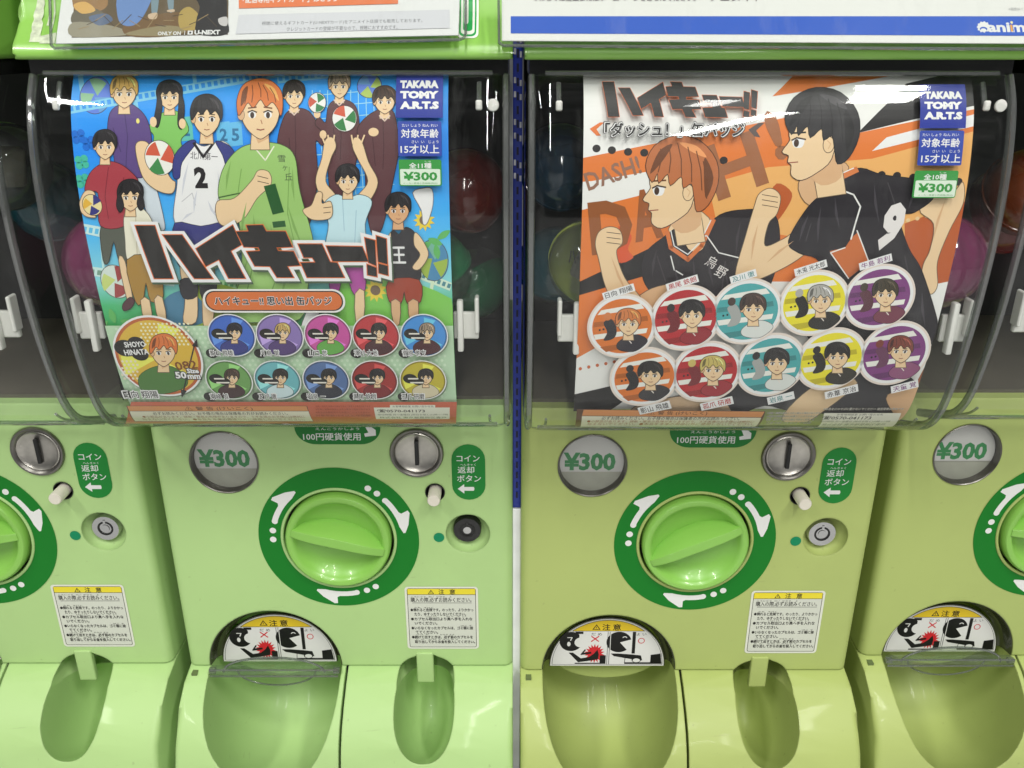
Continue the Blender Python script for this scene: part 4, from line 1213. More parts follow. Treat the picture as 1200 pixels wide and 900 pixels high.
    shape(P, [(371, 214), (378, 186), (382, 165), (390, 162), (394, 172), (388, 186), (382, 212), (394, 230), (384, 240)], SKIN); shape(P, [(443, 214), (432, 190), (424, 166), (416, 162), (414, 172), (420, 186), (432, 212), (420, 230), (430, 238)], SKIN)
    for x in (381, 386, 391): P.line([(x, 168), (x-1+(x-386)*.5, 159)], 1.8, SKIN)
    for x in (414, 419, 424): P.line([(x, 168), (x+1+(x-419)*.5, 159)], 1.8, SKIN)
    shape(P, [(380, 240), (394, 228), (408, 232), (422, 228), (436, 236), (428, 262), (428, 300), (384, 300), (386, 262)], (184, 214, 224))
    P.line([(402, 232), (404, 270)], .9, (150, 184, 200)); P.line([(418, 246), (416, 290)], .9, (150, 184, 200))
    head(P, 408, 211, 12, 15, DK)
    shape(P, [(404, 300), (427, 300), (428, 338), (416, 344), (408, 322)], (166, 76, 150), 3); shape(P, [(386, 300), (402, 300), (398, 338), (388, 340)], (150, 66, 140), 3)
    shape(P, [(417, 343), (427, 340), (426, 376), (418, 376)], SKIN, 2); shape(P, [(352, 388), (368, 348), (378, 352), (366, 384)], (226, 226, 226), 3)
    shape(P, [(460, 270), (468, 274), (476, 266), (487, 274), (491, 300), (491, 328), (457, 328), (456, 292)], (44, 42, 46), 4)
    shape(P, [(487, 272), (496, 282), (502, 298), (492, 314), (484, 312), (493, 298), (486, 286)], SKIN, 4); shape(P, [(458, 272), (453, 288), (450, 306), (455, 310), (458, 296)], SKIN, 3)
    P.text('王', 468, 298, 15, 19, (226, 226, 222), 0.03)
    shape(P, [(456, 328), (491, 327), (493, 352), (478, 354), (474, 340), (470, 354), (457, 352)], (150, 62, 42), 3)
    shape(P, [(459, 352), (469, 353), (468, 378), (462, 378)], SKIN2, 2); shape(P, [(479, 353), (490, 352), (489, 378), (482, 378)], SKIN2, 2)
    head(P, 467, 245, 13, 16, DK, (206, 160, 118))
    # the big figure in green
    shape(P, [(262, 200), (280, 176), (304, 168), (330, 170), (346, 184), (352, 224), (368, 286), (362, 330), (352, 372), (300, 376), (262, 372), (282, 330), (284, 282), (276, 240), (258, 232)], (146, 186, 106))
    P.line([(300, 174), (312, 188), (322, 172)], 1.5, (226, 230, 200)); P.line([(258, 231), (282, 226)], 1.6, (60, 92, 46))
    P.line([(284, 198), (280, 226)], .9, (110, 150, 76)); P.line([(340, 196), (338, 250), (350, 300)], .9, (110, 150, 76)); P.line([(300, 300), (288, 350)], 1.4, (110, 150, 76)); P.line([(330, 310), (312, 360)], 1.4, (110, 150, 76))
    shape(P, [(256, 236), (276, 232), (296, 212), (304, 200), (316, 202), (318, 216), (302, 232), (286, 256), (266, 264), (256, 256)], SKIN)
    P.line([(303, 206), (315, 209)], .8, LINE); P.line([(303, 212), (316, 215)], .8, LINE)
    folds(P, [(272, 188, 266, 224), (290, 236, 284, 280), (344, 196, 346, 236), (318, 262, 326, 300), (298, 250, 304, 290), (338, 240, 356, 290), (276, 340, 292, 300), (330, 350, 336, 310)], (122, 162, 84), 3.2)
    P.text('1', 322, 233, 14, 34, (34, 84, 40), 0.05, rot=-.22); P.rectc(328, 262, 15, 7, (34, 84, 40), rot=-.1)
    P.text('雪', 331, 186, 9, 8, (70, 88, 60)); P.text('ヶ', 335, 197, 6, 6, (70, 88, 60)); P.text('丘', 339, 207, 9, 8, (70, 88, 60))
    shape(P, [(356, 246), (366, 240), (372, 226), (378, 226), (378, 238), (388, 236), (390, 250), (384, 256), (366, 256)], SKIN); P.line([(380, 243), (389, 242)], .8, LINE); P.line([(380, 249), (388, 248)], .8, LINE)
    head(P, 306, 132, 23, 30, (202, 112, 56))
    # halftone foot panel
    P.poly([S_px_edge(S, xl, 380), S_px_edge(S, xr, 380), S_px_edge(S, xr, 473), S_px_edge(S, xl, 473)], (176, 206, 172))
    speckle(P, 138, 384, 524, 470, (196, 218, 190), 6.5, 1.8, xl+.001)
    P.build('sheet', root)
    title(root, S, TITLE_A, 4.6, 1.0)
    P = Print(S, 0.0044)
    P.rect(238, 339, 404.5, 366.5, (232, 228, 218), 14); P.rect(240.5, 341, 402, 364.5, (26, 24, 22), 12); P.rect(242, 342.2, 400.5, 363.3, (204, 108, 52), 11)
    P.text('ハイキュー!! 思い出 缶バッジ', 320, 352.5, 137.5, 10.2, (236, 232, 222), 0.085)
    P.text('ハイキュー!! 思い出 缶バッジ', 320, 352.5, 137, 9.8, (26, 24, 22), 0.035)
    P.build('subtitle_banner', root)
    maker_label(root, S, 491.5, 111, 55, 52); age_label(root, S, 492, 162.5, 51, 41); price_label(root, S, 492.5, 202.5, 50, 31, '全11種')
    # badges
    big = [(185.5, 419.5, 51.5, 47.5, (206, 170, 60), (206, 112, 56), (74, 116, 56), '日向 翔陽', '', 1)]
    r1 = [((62, 100, 186), DK, (56, 60, 124), '影山 飛雄'), ((132, 112, 172), (196, 164, 98), (82, 62, 112), '月島 蛍'), ((188, 80, 150), DK, (96, 160, 72), '山口 忠'), ((178, 56, 60), (40, 32, 30), (74, 44, 48), '澤村 大地'), ((66, 136, 204), (150, 132, 112), (74, 38, 44), '菅原 孝支')]
    r2 = [((104, 152, 84), (72, 54, 44), (66, 46, 48), '東峰 旭'), ((104, 172, 180), (44, 36, 34), (190, 210, 214), '及川 徹'), ((80, 106, 152), DK, (44, 44, 56), '岩泉 一'), ((150, 48, 46), DK, (120, 40, 44), '黒尾 鉄朗'), ((184, 170, 54), DK, (200, 190, 160), '孤爪 研磨')]
    lst = list(big)
    for i, (bg, hr, tp, nm) in enumerate(r1): lst.append((271.5+56.4*i, 393.5, 28, 25, bg, hr, tp, nm, '', 0))
    for i, (bg, hr, tp, nm) in enumerate(r2): lst.append((268.5+56.8*i, 446, 27.5, 23, bg, hr, tp, nm, '', 0))
    for (x, y, rx, ry, bg, hr, tp, nm, _, bigone) in lst:
        P = Print(S, 0.0044)
        P.disc(x+1.2, y+1.5, rx, ry, (110, 128, 104), 48); P.disc(x, y, rx, ry, (232, 232, 222), 48); P.disc(x, y, rx*.955, ry*.955, [v*.72 for v in bg] if not bigone else (176, 92, 48), 48); P.disc(x, y, rx*.89, ry*.89, bg, 48)
        lt = [min(255, v*1.25+20) for v in bg]
        for q in range(3):
            a = .5+q*2.1
            P.poly([(x, y), (x+rx*.86*math.cos(a), y+ry*.86*math.sin(a)), (x+rx*.86*math.cos(a+.6), y+ry*.86*math.sin(a+.6))], lt, same=q > 0)
        if bigone: speckle(P, x-20, y-40, x+36, y-14, (236, 226, 190), 5, 1.4); speckle(P, x-42, y+4, x-24, y+26, (236, 214, 190), 5, 1.5)
        dx = rx*.12
        tpts = [(x-rx*.48+dx, y+ry*.80), (x-rx*.55+dx, y+ry*.45), (x-rx*.2+dx, y+ry*.22), (x+rx*.2+dx, y+ry*.22), (x+rx*.52+dx, y+ry*.48), (x+rx*.48+dx, y+ry*.72), (x+dx, y+ry*.88)]
        shape(P, tpts, tp, 4, .6)
        head(P, x+dx, y-ry*.16, rx*.27, ry*.35, hr)
        if bigone:
            for (a, b, r) in ((147, 408, 13), (160, 402, 10), (164, 415, 10)): P.disc(a, b, r, r*.75, (30, 28, 26))
            P.text('SHOYO', 158, 403.5, 25, 6.5, (240, 238, 228), .03, rot=-.05); P.text('HINATA', 160, 412.5, 29, 6.5, (240, 238, 228), .03, rot=-.05)
            P.line([(229, 400), (214, 463)], 1.6, DK); P.poly([(231, 397), (232, 407), (225, 405)], DK); P.poly([(213, 466), (212, 456), (219, 458)], DK)
            P.text('082', 218, 428, 26, 10, (120, 70, 30), .02, rot=-.1)
            for (t_, a, b, ww, hh) in (('50', 212, 439.5, 13, 8), ('Size', 226, 434.5, 14, 5.5), ('mm', 227.5, 441.5, 15, 5)):
                P.text(t_, a, b, ww+2, hh+2, DK, .12); P.text(t_, a, b, ww, hh, (240, 240, 234), .04)
            P.disc(148, 462, 8, 5.5, (30, 28, 26)); P.text(nm, 165, 462, 42, 9.5, (236, 234, 226), .10); P.text(nm, 165, 462, 40, 8, (44, 42, 40), .015)
        else:
            P.disc(x-rx*.55, y-ry*.1, rx*.30, ry*.24, (30, 28, 26)); P.disc(x-rx*.2, y+ry*.04, rx*.26, ry*.18, (30, 28, 26))
            P.rectc(x-rx*.42, y-ry*.10, rx*.44, 1.6, (220, 216, 206)); P.rectc(x-rx*.26, y+ry*.10, rx*.56, 1.6, (220, 216, 206))
            P.disc(x-rx*.82, y+ry*.82, rx*.26, ry*.22, (30, 28, 26))
            ww = rx*(.95 if len(nm) > 4 else .75)
            P.text(nm, x-rx*.42, y+ry*.80, ww+1.5, 7.5, (236, 234, 226), .10); P.text(nm, x-rx*.42, y+ry*.80, ww, 6.2, (52, 50, 48), .012)
        P.build('badge_picture', root)
    # warning strip
    P = Print(S, 0.0040)
    P.poly([S_px_edge(S, xl, 471), S_px_edge(S, xr, 471), S_px_edge(S, xr, 496.5), S_px_edge(S, xl, 496.5)], (190, 96, 70))
    P.poly([(148, 475.5), (360, 475.5), (368, 494), (158, 494)], (110, 70, 50)); P.poly([(149.2, 476), (359, 476), (361, 481.5), (151.5, 481.5)], (206, 140, 86)); P.poly([(151.8, 482), (361.5, 482), (367, 493.5), (158.5, 493.5)], (220, 216, 196))
    P.text('⚠ 警 告 (けいこく)', 256, 478.9, 80, 4.6, (96, 62, 40), .012)
    P.text(WARN_L, 258, 484.5, 158, 3.4, (60, 62, 54), .008)
    for i, t_ in enumerate(WARN_S): P.text(t_, 262, 488.4+3*i, 190, 2.4, (150, 92, 66), .004)
    P.poly([(438, 477.5), (527, 477.5), (527, 491), (441, 491)], (224, 222, 206)); P.poly([(457, 474.5), (510, 474.5), (510, 478), (457, 478)], (224, 222, 206))
    P.text('お客様相談室 お問い合わせ先', 484, 476.2, 48, 2.3, DK, .004)
    P.text('☎0570-041173', 470, 481.6, 56, 4.2, (70, 66, 62), .02)
    P.text('受付時間 月〜金曜日 (祝日を除く)10時〜17時', 484, 486, 82, 2.2, (90, 92, 82), .004); P.text('株式会社 東京都葛飾区青戸', 484, 489.2, 78, 2.0, (90, 92, 82), .004)
    for i, t_ in enumerate(('製造・販売元 商品の仕様は予告なく変更する場合があります', '※写真と実際の商品とは多少異なる場合があります', '※商品は自動販売のため選ぶことはできません', '対象年齢15才以上 中国製')):
        P.text(t_, 402, 476+3.6*i, 64, 2.2, (140, 64, 44), .004)
    P.build('warning_strip', root)
    return root

def S_px_edge(S, X, y):
    """picture point on row y whose sheet coordinate across is X"""
    a = S.px(500, y)[0]; b = S.px(700, y)[0]
    return (500+200*(X-a)/(b-a), y)

def from_crop(pts, k, ox, oy): return [(ox+x/k, oy+y/k) for x, y in pts]
TITLE_A = [from_crop([(65, 108), (235, 108), (395, 572), (232, 572)], 7.5, 150, 250),
           from_crop([(308, 190), (475, 190), (745, 572), (585, 572)], 7.5, 150, 250),
           from_crop([(600, 310), (920, 105), (998, 275), (903, 330), (1030, 570), (885, 570), (800, 405), (685, 465)], 7.5, 150, 250),
           [(288.7, 264), (308, 263.5), (312, 271), (334.5, 271), (342.7, 289.3), (324, 290), (326, 294), (344, 294.7), (351.7, 311), (336.7, 311.8), (344, 325), (324.7, 325), (316.5, 312), (298.7, 311.6), (289.3, 294.7), (304.7, 294), (302.7, 289.7), (286, 289.3), (276.7, 271.3), (291.3, 271)],
           from_crop([(330, 240), (515, 240), (580, 380), (635, 385), (690, 500), (400, 500), (350, 385), (465, 383), (440, 345), (375, 345)], 6.667, 300, 250),
           from_crop([(550, 255), (830, 260), (878, 375), (600, 375)], 6.667, 300, 250),
           from_crop([(850, 190), (930, 212), (940, 410), (880, 384)], 6.667, 300, 250), from_crop([(868, 398), (942, 425), (945, 495), (872, 480)], 6.667, 300, 250),
           from_crop([(940, 175), (1018, 200), (1028, 398), (955, 378)], 6.667, 300, 250), from_crop([(957, 392), (1030, 410), (1032, 485), (960, 465)], 6.667, 300, 250)]
K = 5.714
TITLE_B = [from_crop(q, K, 690, 85) for q in (
    [(90, 62), (168, 62), (205, 297), (130, 297)], [(198, 103), (275, 103), (365, 287), (295, 287)],
    [(325, 170), (495, 65), (518, 150), (470, 180), (500, 297), (440, 295), (415, 205), (350, 245)],
    [(545, 62), (622, 65), (632, 95), (712, 97), (735, 162), (650, 164), (655, 180), (738, 182), (752, 245), (690, 248), (718, 300), (648, 298), (625, 245), (560, 245), (535, 180), (604, 178), (600, 162), (530, 160), (515, 95), (558, 92)],
    [(758, 150), (855, 152), (888, 235), (910, 237), (930, 302), (780, 298), (760, 235), (828, 235), (820, 205), (775, 203)],
    [(872, 160), (1025, 165), (1045, 232), (895, 228)],
    [(1038, 125), (1078, 135), (1072, 250), (1035, 240)], [(1036, 252), (1076, 262), (1072, 303), (1032, 293)],
    [(1088, 115), (1130, 127), (1122, 243), (1086, 233)], [(1086, 245), (1122, 255), (1118, 297), (1084, 287)])]

# ---- the orange poster
def orange_poster():
    xc, D = POS['B0']
    root = empty('poster', (xc, D, 0), 'orange, white and black striped poster with two running players and ten round badge pictures', 'poster', 'posters behind clear covers')
    S = Surface(COVER, xc, D, -0.0066)
    P = Print(S)
    xl = S.px(682, 250)[0]; xr = S.px(1128, 250)[0]
    u0 = S.px(700, 85)[1]; u1 = S.px(700, 500)[1]
    P.lim = (xl, xr)
    P.local([(xl, u0), (xr, u0), (xr, u1), (xl, u1)], (228, 224, 218))
    OR, LO, DO, BK = (212, 116, 52), (226, 166, 98), (176, 86, 40), (28, 26, 27)
    def E(x, y):                        # keep a point on the sheet
        X, u = S.px(x, y)
        return S_px_edge(S, min(xr, max(xl, X)), y)
    def poly(pts, c, **k): P.poly([E(*p) for p in pts], c, **k)
    poly([(905, 113), (931, 87), (1055, 87)], OR)
    poly([(600, 185), (905, 141), (1000, 122), (1005, 156), (1200, 128), (1200, 260), (1000, 330), (600, 330), (600, 244), (740, 226), (790, 205), (600, 213)], OR)
    poly([(1005, 156), (1062, 98), (1200, 80), (1200, 124)], BK)
    poly([(1022, 177), (1039, 161), (1200, 134), (1200, 148)], (230, 226, 220))
    poly([(600, 214), (790, 196), (770, 224), (600, 246)], (228, 224, 218))
    poly([(830, 216), (900, 196), (1022, 186), (1200, 154), (1200, 300), (1060, 300), (840, 262)], LO)
    poly([(1060, 262), (1200, 236), (1200, 330), (1060, 340)], DO)
    poly([(600, 330), (780, 282), (780, 318), (600, 347)], BK)
    poly([(600, 346), (780, 316), (900, 340), (900, 360), (780, 366), (600, 420)], OR)
    poly([(600, 420), (760, 372), (900, 360), (900, 430), (740, 448), (600, 462)], (228, 224, 218))
    poly([(600, 462), (742, 446), (752, 452), (716, 480), (600, 482)], BK)
    poly([(1085, 430), (1200, 400), (1200, 500), (1060, 500)], (150, 84, 48))
    # red-orange echo behind the heads
    P.poly([(725, 265), (740, 276), (736, 292), (742, 302), (724, 306)], (206, 84, 48), 4); P.poly([(910, 215), (928, 226), (922, 244), (906, 262), (898, 240)], DO, 4)
    for (x, y) in ((699, 174), (717, 176), (736, 178), (755, 179), (829, 185), (848, 188), (867, 190), (885, 192), (1014, 202), (1033, 205), (1051, 206), (1070, 208), (1123, 213)):
        P.disc(x, y, 4.8, 4.6, (38, 34, 34), 20)
    for (x, y) in ((690, 430), (700, 428), (710, 426), (720, 424), (680, 432)): P.disc(x, y, 2, 2, (190, 100, 60), 10)
    for (x, y) in ((1064, 258), (1075, 256), (1086, 253)): P.disc(x, y, 2.6, 2.4, (226, 190, 140), 12)
    P.text('DASH!', 718, 203, 66, 22, (140, 104, 86), 0.02, rot=-.33)
    P.text('D', 716, 266, 50, 62, (140, 82, 44), 0.05, rot=-.12); P.text('A', 757, 252, 34, 60, (146, 84, 44), 0.05, rot=-.2)
    P.text('H', 862, 194, 62, 66, (150, 96, 62), 0.03, rot=-.36); P.text('!', 909, 158, 16, 62, (150, 96, 62), 0.05, rot=-.36)
    P.poly([(691, 151), (703, 143.5), (708, 143.5), (699, 151.5), (704, 159), (699, 159)], (212, 112, 52))
    P.poly([(877, 152), (889, 144), (896, 144), (886, 153), (891, 161), (884, 160)], (86, 74, 70))
    # figure on the left
    HAIR1 = (176, 104, 62)
    shape(P, [(784, 268), (808, 244), (834, 262), (822, 300), (800, 306), (786, 296)], SKIN, 4)
    shape(P, [(752, 318), (757, 296), (778, 278), (796, 268), (806, 292), (824, 292), (838, 256), (872, 246), (908, 252), (912, 300), (896, 346), (876, 356), (840, 346), (800, 352), (764, 342)], (40, 36, 40))
    P.line([(782, 272), (786, 290), (806, 304), (822, 288), (836, 258)], 5, (204, 112, 58)); P.line([(786, 270), (790, 288), (806, 298), (820, 284), (833, 258)], 1.2, (232, 226, 220))
    P.line([(812, 280), (828, 276), (842, 296), (866, 302)], 1.4, (226, 222, 218)); P.line([(786, 300), (790, 316), (800, 322)], 1.4, (226, 222, 218))
    P.line([(770, 300), (780, 330)], 1.2, (66, 60, 64)); P.line([(850, 306), (846, 338)], 1.2, (66, 60, 64)); P.line([(880, 262), (888, 300)], 1.2, (66, 60, 64))
    P.text('烏', 834, 307, 13, 13, (220, 216, 212), 0, rot=.5); P.text('野', 845, 319, 13, 13, (220, 216, 212), 0, rot=.5)
    shape(P, [(764, 338), (790, 334), (776, 352), (750, 372), (732, 378), (742, 354)], SKIN2, 4)
    shape(P, [(698, 286), (702, 272), (714, 266), (726, 270), (729, 284), (722, 296), (732, 326), (752, 352), (746, 374), (726, 366), (710, 336), (702, 304)], SKIN)
    for y in (274, 280, 286): P.line([(711, y-2), (727, y)], .8, LINE)
    profile_head(P, 796, 218, 40, 48, HAIR1)
    folds(P, [(770, 290, 764, 326), (790, 312, 800, 344), (830, 300, 836, 336), (868, 258, 862, 300), (892, 270, 890, 330), (812, 300, 818, 346), (850, 318, 858, 346)], (62, 57, 62), 3.2)
    folds(P, [(716, 300, 736, 346), (728, 330, 742, 366)], SKIN2, 3)
    # figure on the right
    shape(P, [(936, 214), (968, 188), (994, 196), (974, 224), (948, 240)], SKIN2, 4)
    shape(P, [(1078, 246), (1100, 226), (1118, 224), (1128, 214), (1128, 238), (1112, 270), (1098, 306), (1098, 334), (1090, 344), (1080, 330), (1082, 310), (1090, 292), (1094, 262)], SKIN)
    shape(P, [(884, 242), (890, 227), (903, 221), (914, 230), (910, 250), (900, 262), (896, 288), (918, 280), (936, 270), (952, 284), (934, 304), (896, 324), (870, 332), (862, 320), (874, 276)], SKIN)
    for y in (230, 236, 242): P.line([(893, y-2), (911, y+1)], .8, LINE)
    shape(P, [(924, 282), (946, 244), (968, 224), (1002, 198), (1034, 205), (1078, 212), (1094, 230), (1072, 248), (1054, 254), (1064, 290), (1080, 318), (1098, 376), (1098, 398), (1060, 410), (950, 400), (966, 350), (960, 306), (936, 296)], (36, 33, 38))
    P.poly([(972, 294), (990, 290), (998, 278), (1005, 272), (1018, 307), (994, 326)], (190, 104, 54)); P.line([(994, 326), (973, 296), (990, 290)], 1.4, (226, 222, 218)); P.line([(1018, 307), (1004, 270)], 1.4, (226, 222, 218))
    P.line([(984, 222), (1000, 228), (1008, 242), (1002, 262), (997, 280)], 1.8, (226, 222, 218))
    P.line([(966, 222), (984, 208), (1003, 199)], 7, (204, 118, 66)); P.line([(964, 219), (982, 205), (1000, 197)], 1.2, (232, 226, 220)); P.line([(969, 225), (987, 211), (1006, 202)], 1.2, (40, 36, 40))
    P.line([(950, 262), (944, 282)], 1.4, (62, 58, 62)); P.line([(1040, 214), (1050, 244)], 1.4, (62, 58, 62)); P.line([(1060, 300), (1070, 350)], 1.4, (62, 58, 62)); P.line([(1020, 320), (1040, 370)], 1.4, (62, 58, 62))
    folds(P, [(948, 250, 936, 284), (962, 240, 958, 286), (1024, 214, 1030, 262), (1074, 222, 1064, 246), (1048, 316, 1062, 372), (1016, 330, 1026, 384), (990, 340, 996, 386), (1080, 340, 1084, 384), (978, 230, 984, 270)], (64, 60, 66), 3.4)
    folds(P, [(1108, 232, 1092, 284), (888, 262, 880, 306), (930, 282, 898, 308)], SKIN2, 3)
    P.text('9', 1044, 266, 25, 58, (216, 212, 210), 0.06, rot=.22)
    profile_head(P, 960, 162, 41, 48, (38, 36, 39))
    # legs and shorts at the foot
    shape(P, [(832, 450), (866, 436), (1000, 424), (1064, 440), (1078, 470), (1060, 484), (940, 482), (896, 474), (858, 484)], (46, 44, 48), 4)
    shape(P, [(916, 490), (940, 462), (972, 444), (1004, 448), (960, 484), (940, 494)], SKIN, 4); shape(P, [(1040, 462), (1078, 452), (1068, 480), (1056, 492), (1046, 482)], SKIN2, 4)
    shape(P, [(736, 484), (760, 470), (830, 462), (856, 480), (840, 490), (750, 494)], (206, 176, 142), 4)
    P.build('sheet', root)
    title(root, S, TITLE_B, 0, 0.45)
    P = Print(S, 0.0044)
    for dx, dy in ((0, 0),):
        P.text('「ダッシュ！」缶バッジ', 790.5, 152, 164, 17, (40, 36, 36), 0.13); P.text('「ダッシュ！」缶バッジ', 790.5, 152, 163, 16.2, (236, 232, 226), 0.085); P.text('「ダッシュ！」缶バッジ', 790.5, 152, 162, 15.5, (30, 28, 28), 0.040)
    P.build('subtitle_lettering', root)
    maker_label(root, S, 1105.5, 123.5, 54, 51); age_label(root, S, 1102.5, 173.5, 52, 41); price_label(root, S, 1096, 216, 51, 32, '全10種')
    OB, RB, TB, YB, PB = (206, 110, 40), (172, 36, 42), (70, 158, 160), (226, 210, 40), (118, 56, 118)
    D1 = (34, 31, 32)
    L1 = [(729, 383, 35, 32, OB, (198, 116, 60), (40, 36, 46), '日向 翔陽', D1), (803.5, 373.5, 36, 33, RB, D1, (140, 34, 44), '黒尾 鉄朗', RB), (875, 366, 36.5, 33, TB, (66, 50, 44), (206, 210, 206), '及川 徹', (60, 130, 132)),
          (954, 356, 36, 33, YB, (166, 164, 158), (40, 38, 36), '木兎 光太郎', D1), (1030, 349, 36, 33, PB, (62, 54, 40), (112, 58, 74), '牛島 若利', PB)]
    L2 = [(755, 443, 35, 29, OB, D1, (44, 42, 46), '影山 飛雄', D1), (828, 437, 35.5, 30, RB, (190, 172, 96), (150, 44, 52), '孤爪 研磨', RB), (903, 429, 35, 31.5, TB, D1, (206, 210, 206), '岩泉 一', (60, 130, 132)),
          (974, 422, 35, 31, YB, D1, (48, 44, 38), '赤葦 京治', D1), (1048, 415, 35.5, 32, PB, (116, 52, 40), (132, 74, 110), '天童 覚', PB)]
    for row, items in ((0, L1), (1, L2)):
        for (x, y, rx, ry, bg, hr, tp, nm, nc) in items:
            P = Print(S, 0.0042 if row else 0.0046)
            P.disc(x, y, rx+6, ry+6, (216, 204, 194), 48); P.disc(x, y, rx+3.5, ry+3.5, (232, 228, 222), 48); P.disc(x, y, rx, ry, bg, 48)
            for q in range(4):
                o = -.7+q*.45
                a0 = math.pi+.35+o*.3
                yy = y+ry*o; hw_ = math.sqrt(max(0, 1-o*o))*rx*.97
                yy2 = yy+ry*.18; o2 = o+.18-.22; h2 = math.sqrt(max(0, 1-min(.99, abs(o+.18))**2))*rx*.97
                P.poly([(x-hw_, yy+3), (x+hw_*.9, yy-5), (x+h2*.9, yy2-5), (x-h2, yy2+3)], (228, 222, 214) if q % 2 == 0 else [v*.8 for v in bg], same=False)
            for q in range(6): P.disc(x-rx*.75+q*rx*.13, y+ry*.12-q*1.0, 1.3, 1.3, D1, 8, same=q > 0)
            # small running figure behind, large plain bust in front
            P.poly([(x-rx*.62, y-ry*.15), (x-rx*.35, y-ry*.28), (x-rx*.18, y+ry*.1), (x-rx*.28, y+ry*.42), (x-rx*.62, y+ry*.5), (x-rx*.5, y+ry*.2)], [v*.75 for v in tp], 4)
            P.disc(x-rx*.48, y-ry*.38, rx*.13, ry*.15, hr, 14)
            dx = rx*.26
            tp_pts = [(x-rx*.35+dx, y+ry*.84), (x-rx*.42+dx, y+ry*.62), (x-rx*.1+dx, y+ry*.36), (x+rx*.28+dx, y+ry*.30), (x+rx*.58+dx, y+ry*.48), (x+rx*.42+dx, y+ry*.72), (x+rx*.1+dx, y+ry*.90)]
            shape(P, tp_pts, tp, 4, .6)
            P.line([(x-rx*.1+dx, y+ry*.40), (x+rx*.05+dx, y+ry*.60)], 1.2, (214, 206, 198))
            head(P, x+dx*.8, y-ry*.14, rx*.36, ry*.43, hr)
            ww = 33 if len(nm) > 4 else 26
            lx, ly, rt = (x-4, y-ry-9, -.33) if row == 0 else (x+12, y+ry+6, -.33)
            P.rectc(lx, ly, ww+5, 9, (232, 230, 224), rot=rt); P.text(nm, lx, ly, ww, 6.5, nc, .014, rot=rt)
            P.build('badge_picture', root)
    P = Print(S, 0.0040)
    P.poly([E(676, 479.5), (897, 482), (884, 502), E(668, 500)], (92, 62, 46)); P.poly([E(684, 480.2), (896, 482.5), (892, 489), (682, 487)], (206, 136, 82)); P.poly([(682, 487.6), (892, 489.6), (884, 500), (680, 500)], (222, 218, 200))
    P.text('⚠ 警 告 (けいこく)', 794, 484.3, 70, 4.8, (92, 54, 34), .012, rot=.01)
    P.text(WARN_L, 786, 490.3, 162, 3.8, (52, 52, 46), .008, rot=.01)
    for i, t_ in enumerate(WARN_S): P.text(t_, 786, 494+3*i, 196, 2.5, (160, 88, 56), .004, rot=.01)
    P.poly([(966, 484), (1056, 484), (1044, 500), (958, 500)], (222, 220, 206))
    P.text('☎0570-041173', 992, 489.8, 58, 4.6, (64, 62, 60), .02); P.text('お客様相談室 お問い合わせ先', 1008, 485.8, 54, 2.3, D1, .004); P.text('受付時間 月〜金曜日 (祝日を除く)10時〜17時', 1002, 494, 82, 2.3, (90, 92, 82), .004); P.text('株式会社 東京都葛飾区青戸', 1000, 497.5, 74, 2.0, (90, 92, 82), .004)
    for i, t_ in enumerate(('※写真と実際の商品とは多少異なる場合があります', '※商品は自動販売のため選ぶことはできません', '製造・販売元 商品の仕様は予告なく変更する', '対象年齢15才以上 中国製')):
        P.text(t_, 930-2*i, 484+3.7*i, 62-3*i, 2.5, (222, 218, 206), .05); P.text(t_, 930-2*i, 484+3.7*i, 62-3*i, 2.2, (70, 62, 58), .004)
    P.text('※本品を火のそばに置かないでください 商品写真は見本です', 1012, 479, 94, 2.6, (222, 218, 206), .05); P.text('※本品を火のそばに置かないでください 商品写真は見本です', 1012, 479, 94, 2.3, (70, 62, 58), .004)
    P.build('warning_strip', root)
    return root

blue_poster()
orange_poster()

# ------------------------------------------------------------------ the paper cards on the lids, in clear sleeves
CARD = [(0.030, -0.090), (0.1053, 0.0145)]
def card_surface(key, off=0.0): return Surface(CARD, POS[key][0], POS[key][1], off, 0.01)
def solid(P, pts, th, m):
    """a thin board of real thickness under a printed face"""
    bm = bmesh.new()
    a = [bm.verts.new(P.at(*P.px(*p), 0.0)) for p in pts]; b_ = [bm.verts.new(P.at(*P.px(*p), -th)) for p in pts]
    bm.faces.new(a); bm.faces.new(b_[::-1])
    for i in range(len(a)):
        j = (i+1) % len(a); bm.faces.new((a[i], b_[i], b_[j], a[j]))
    return bm

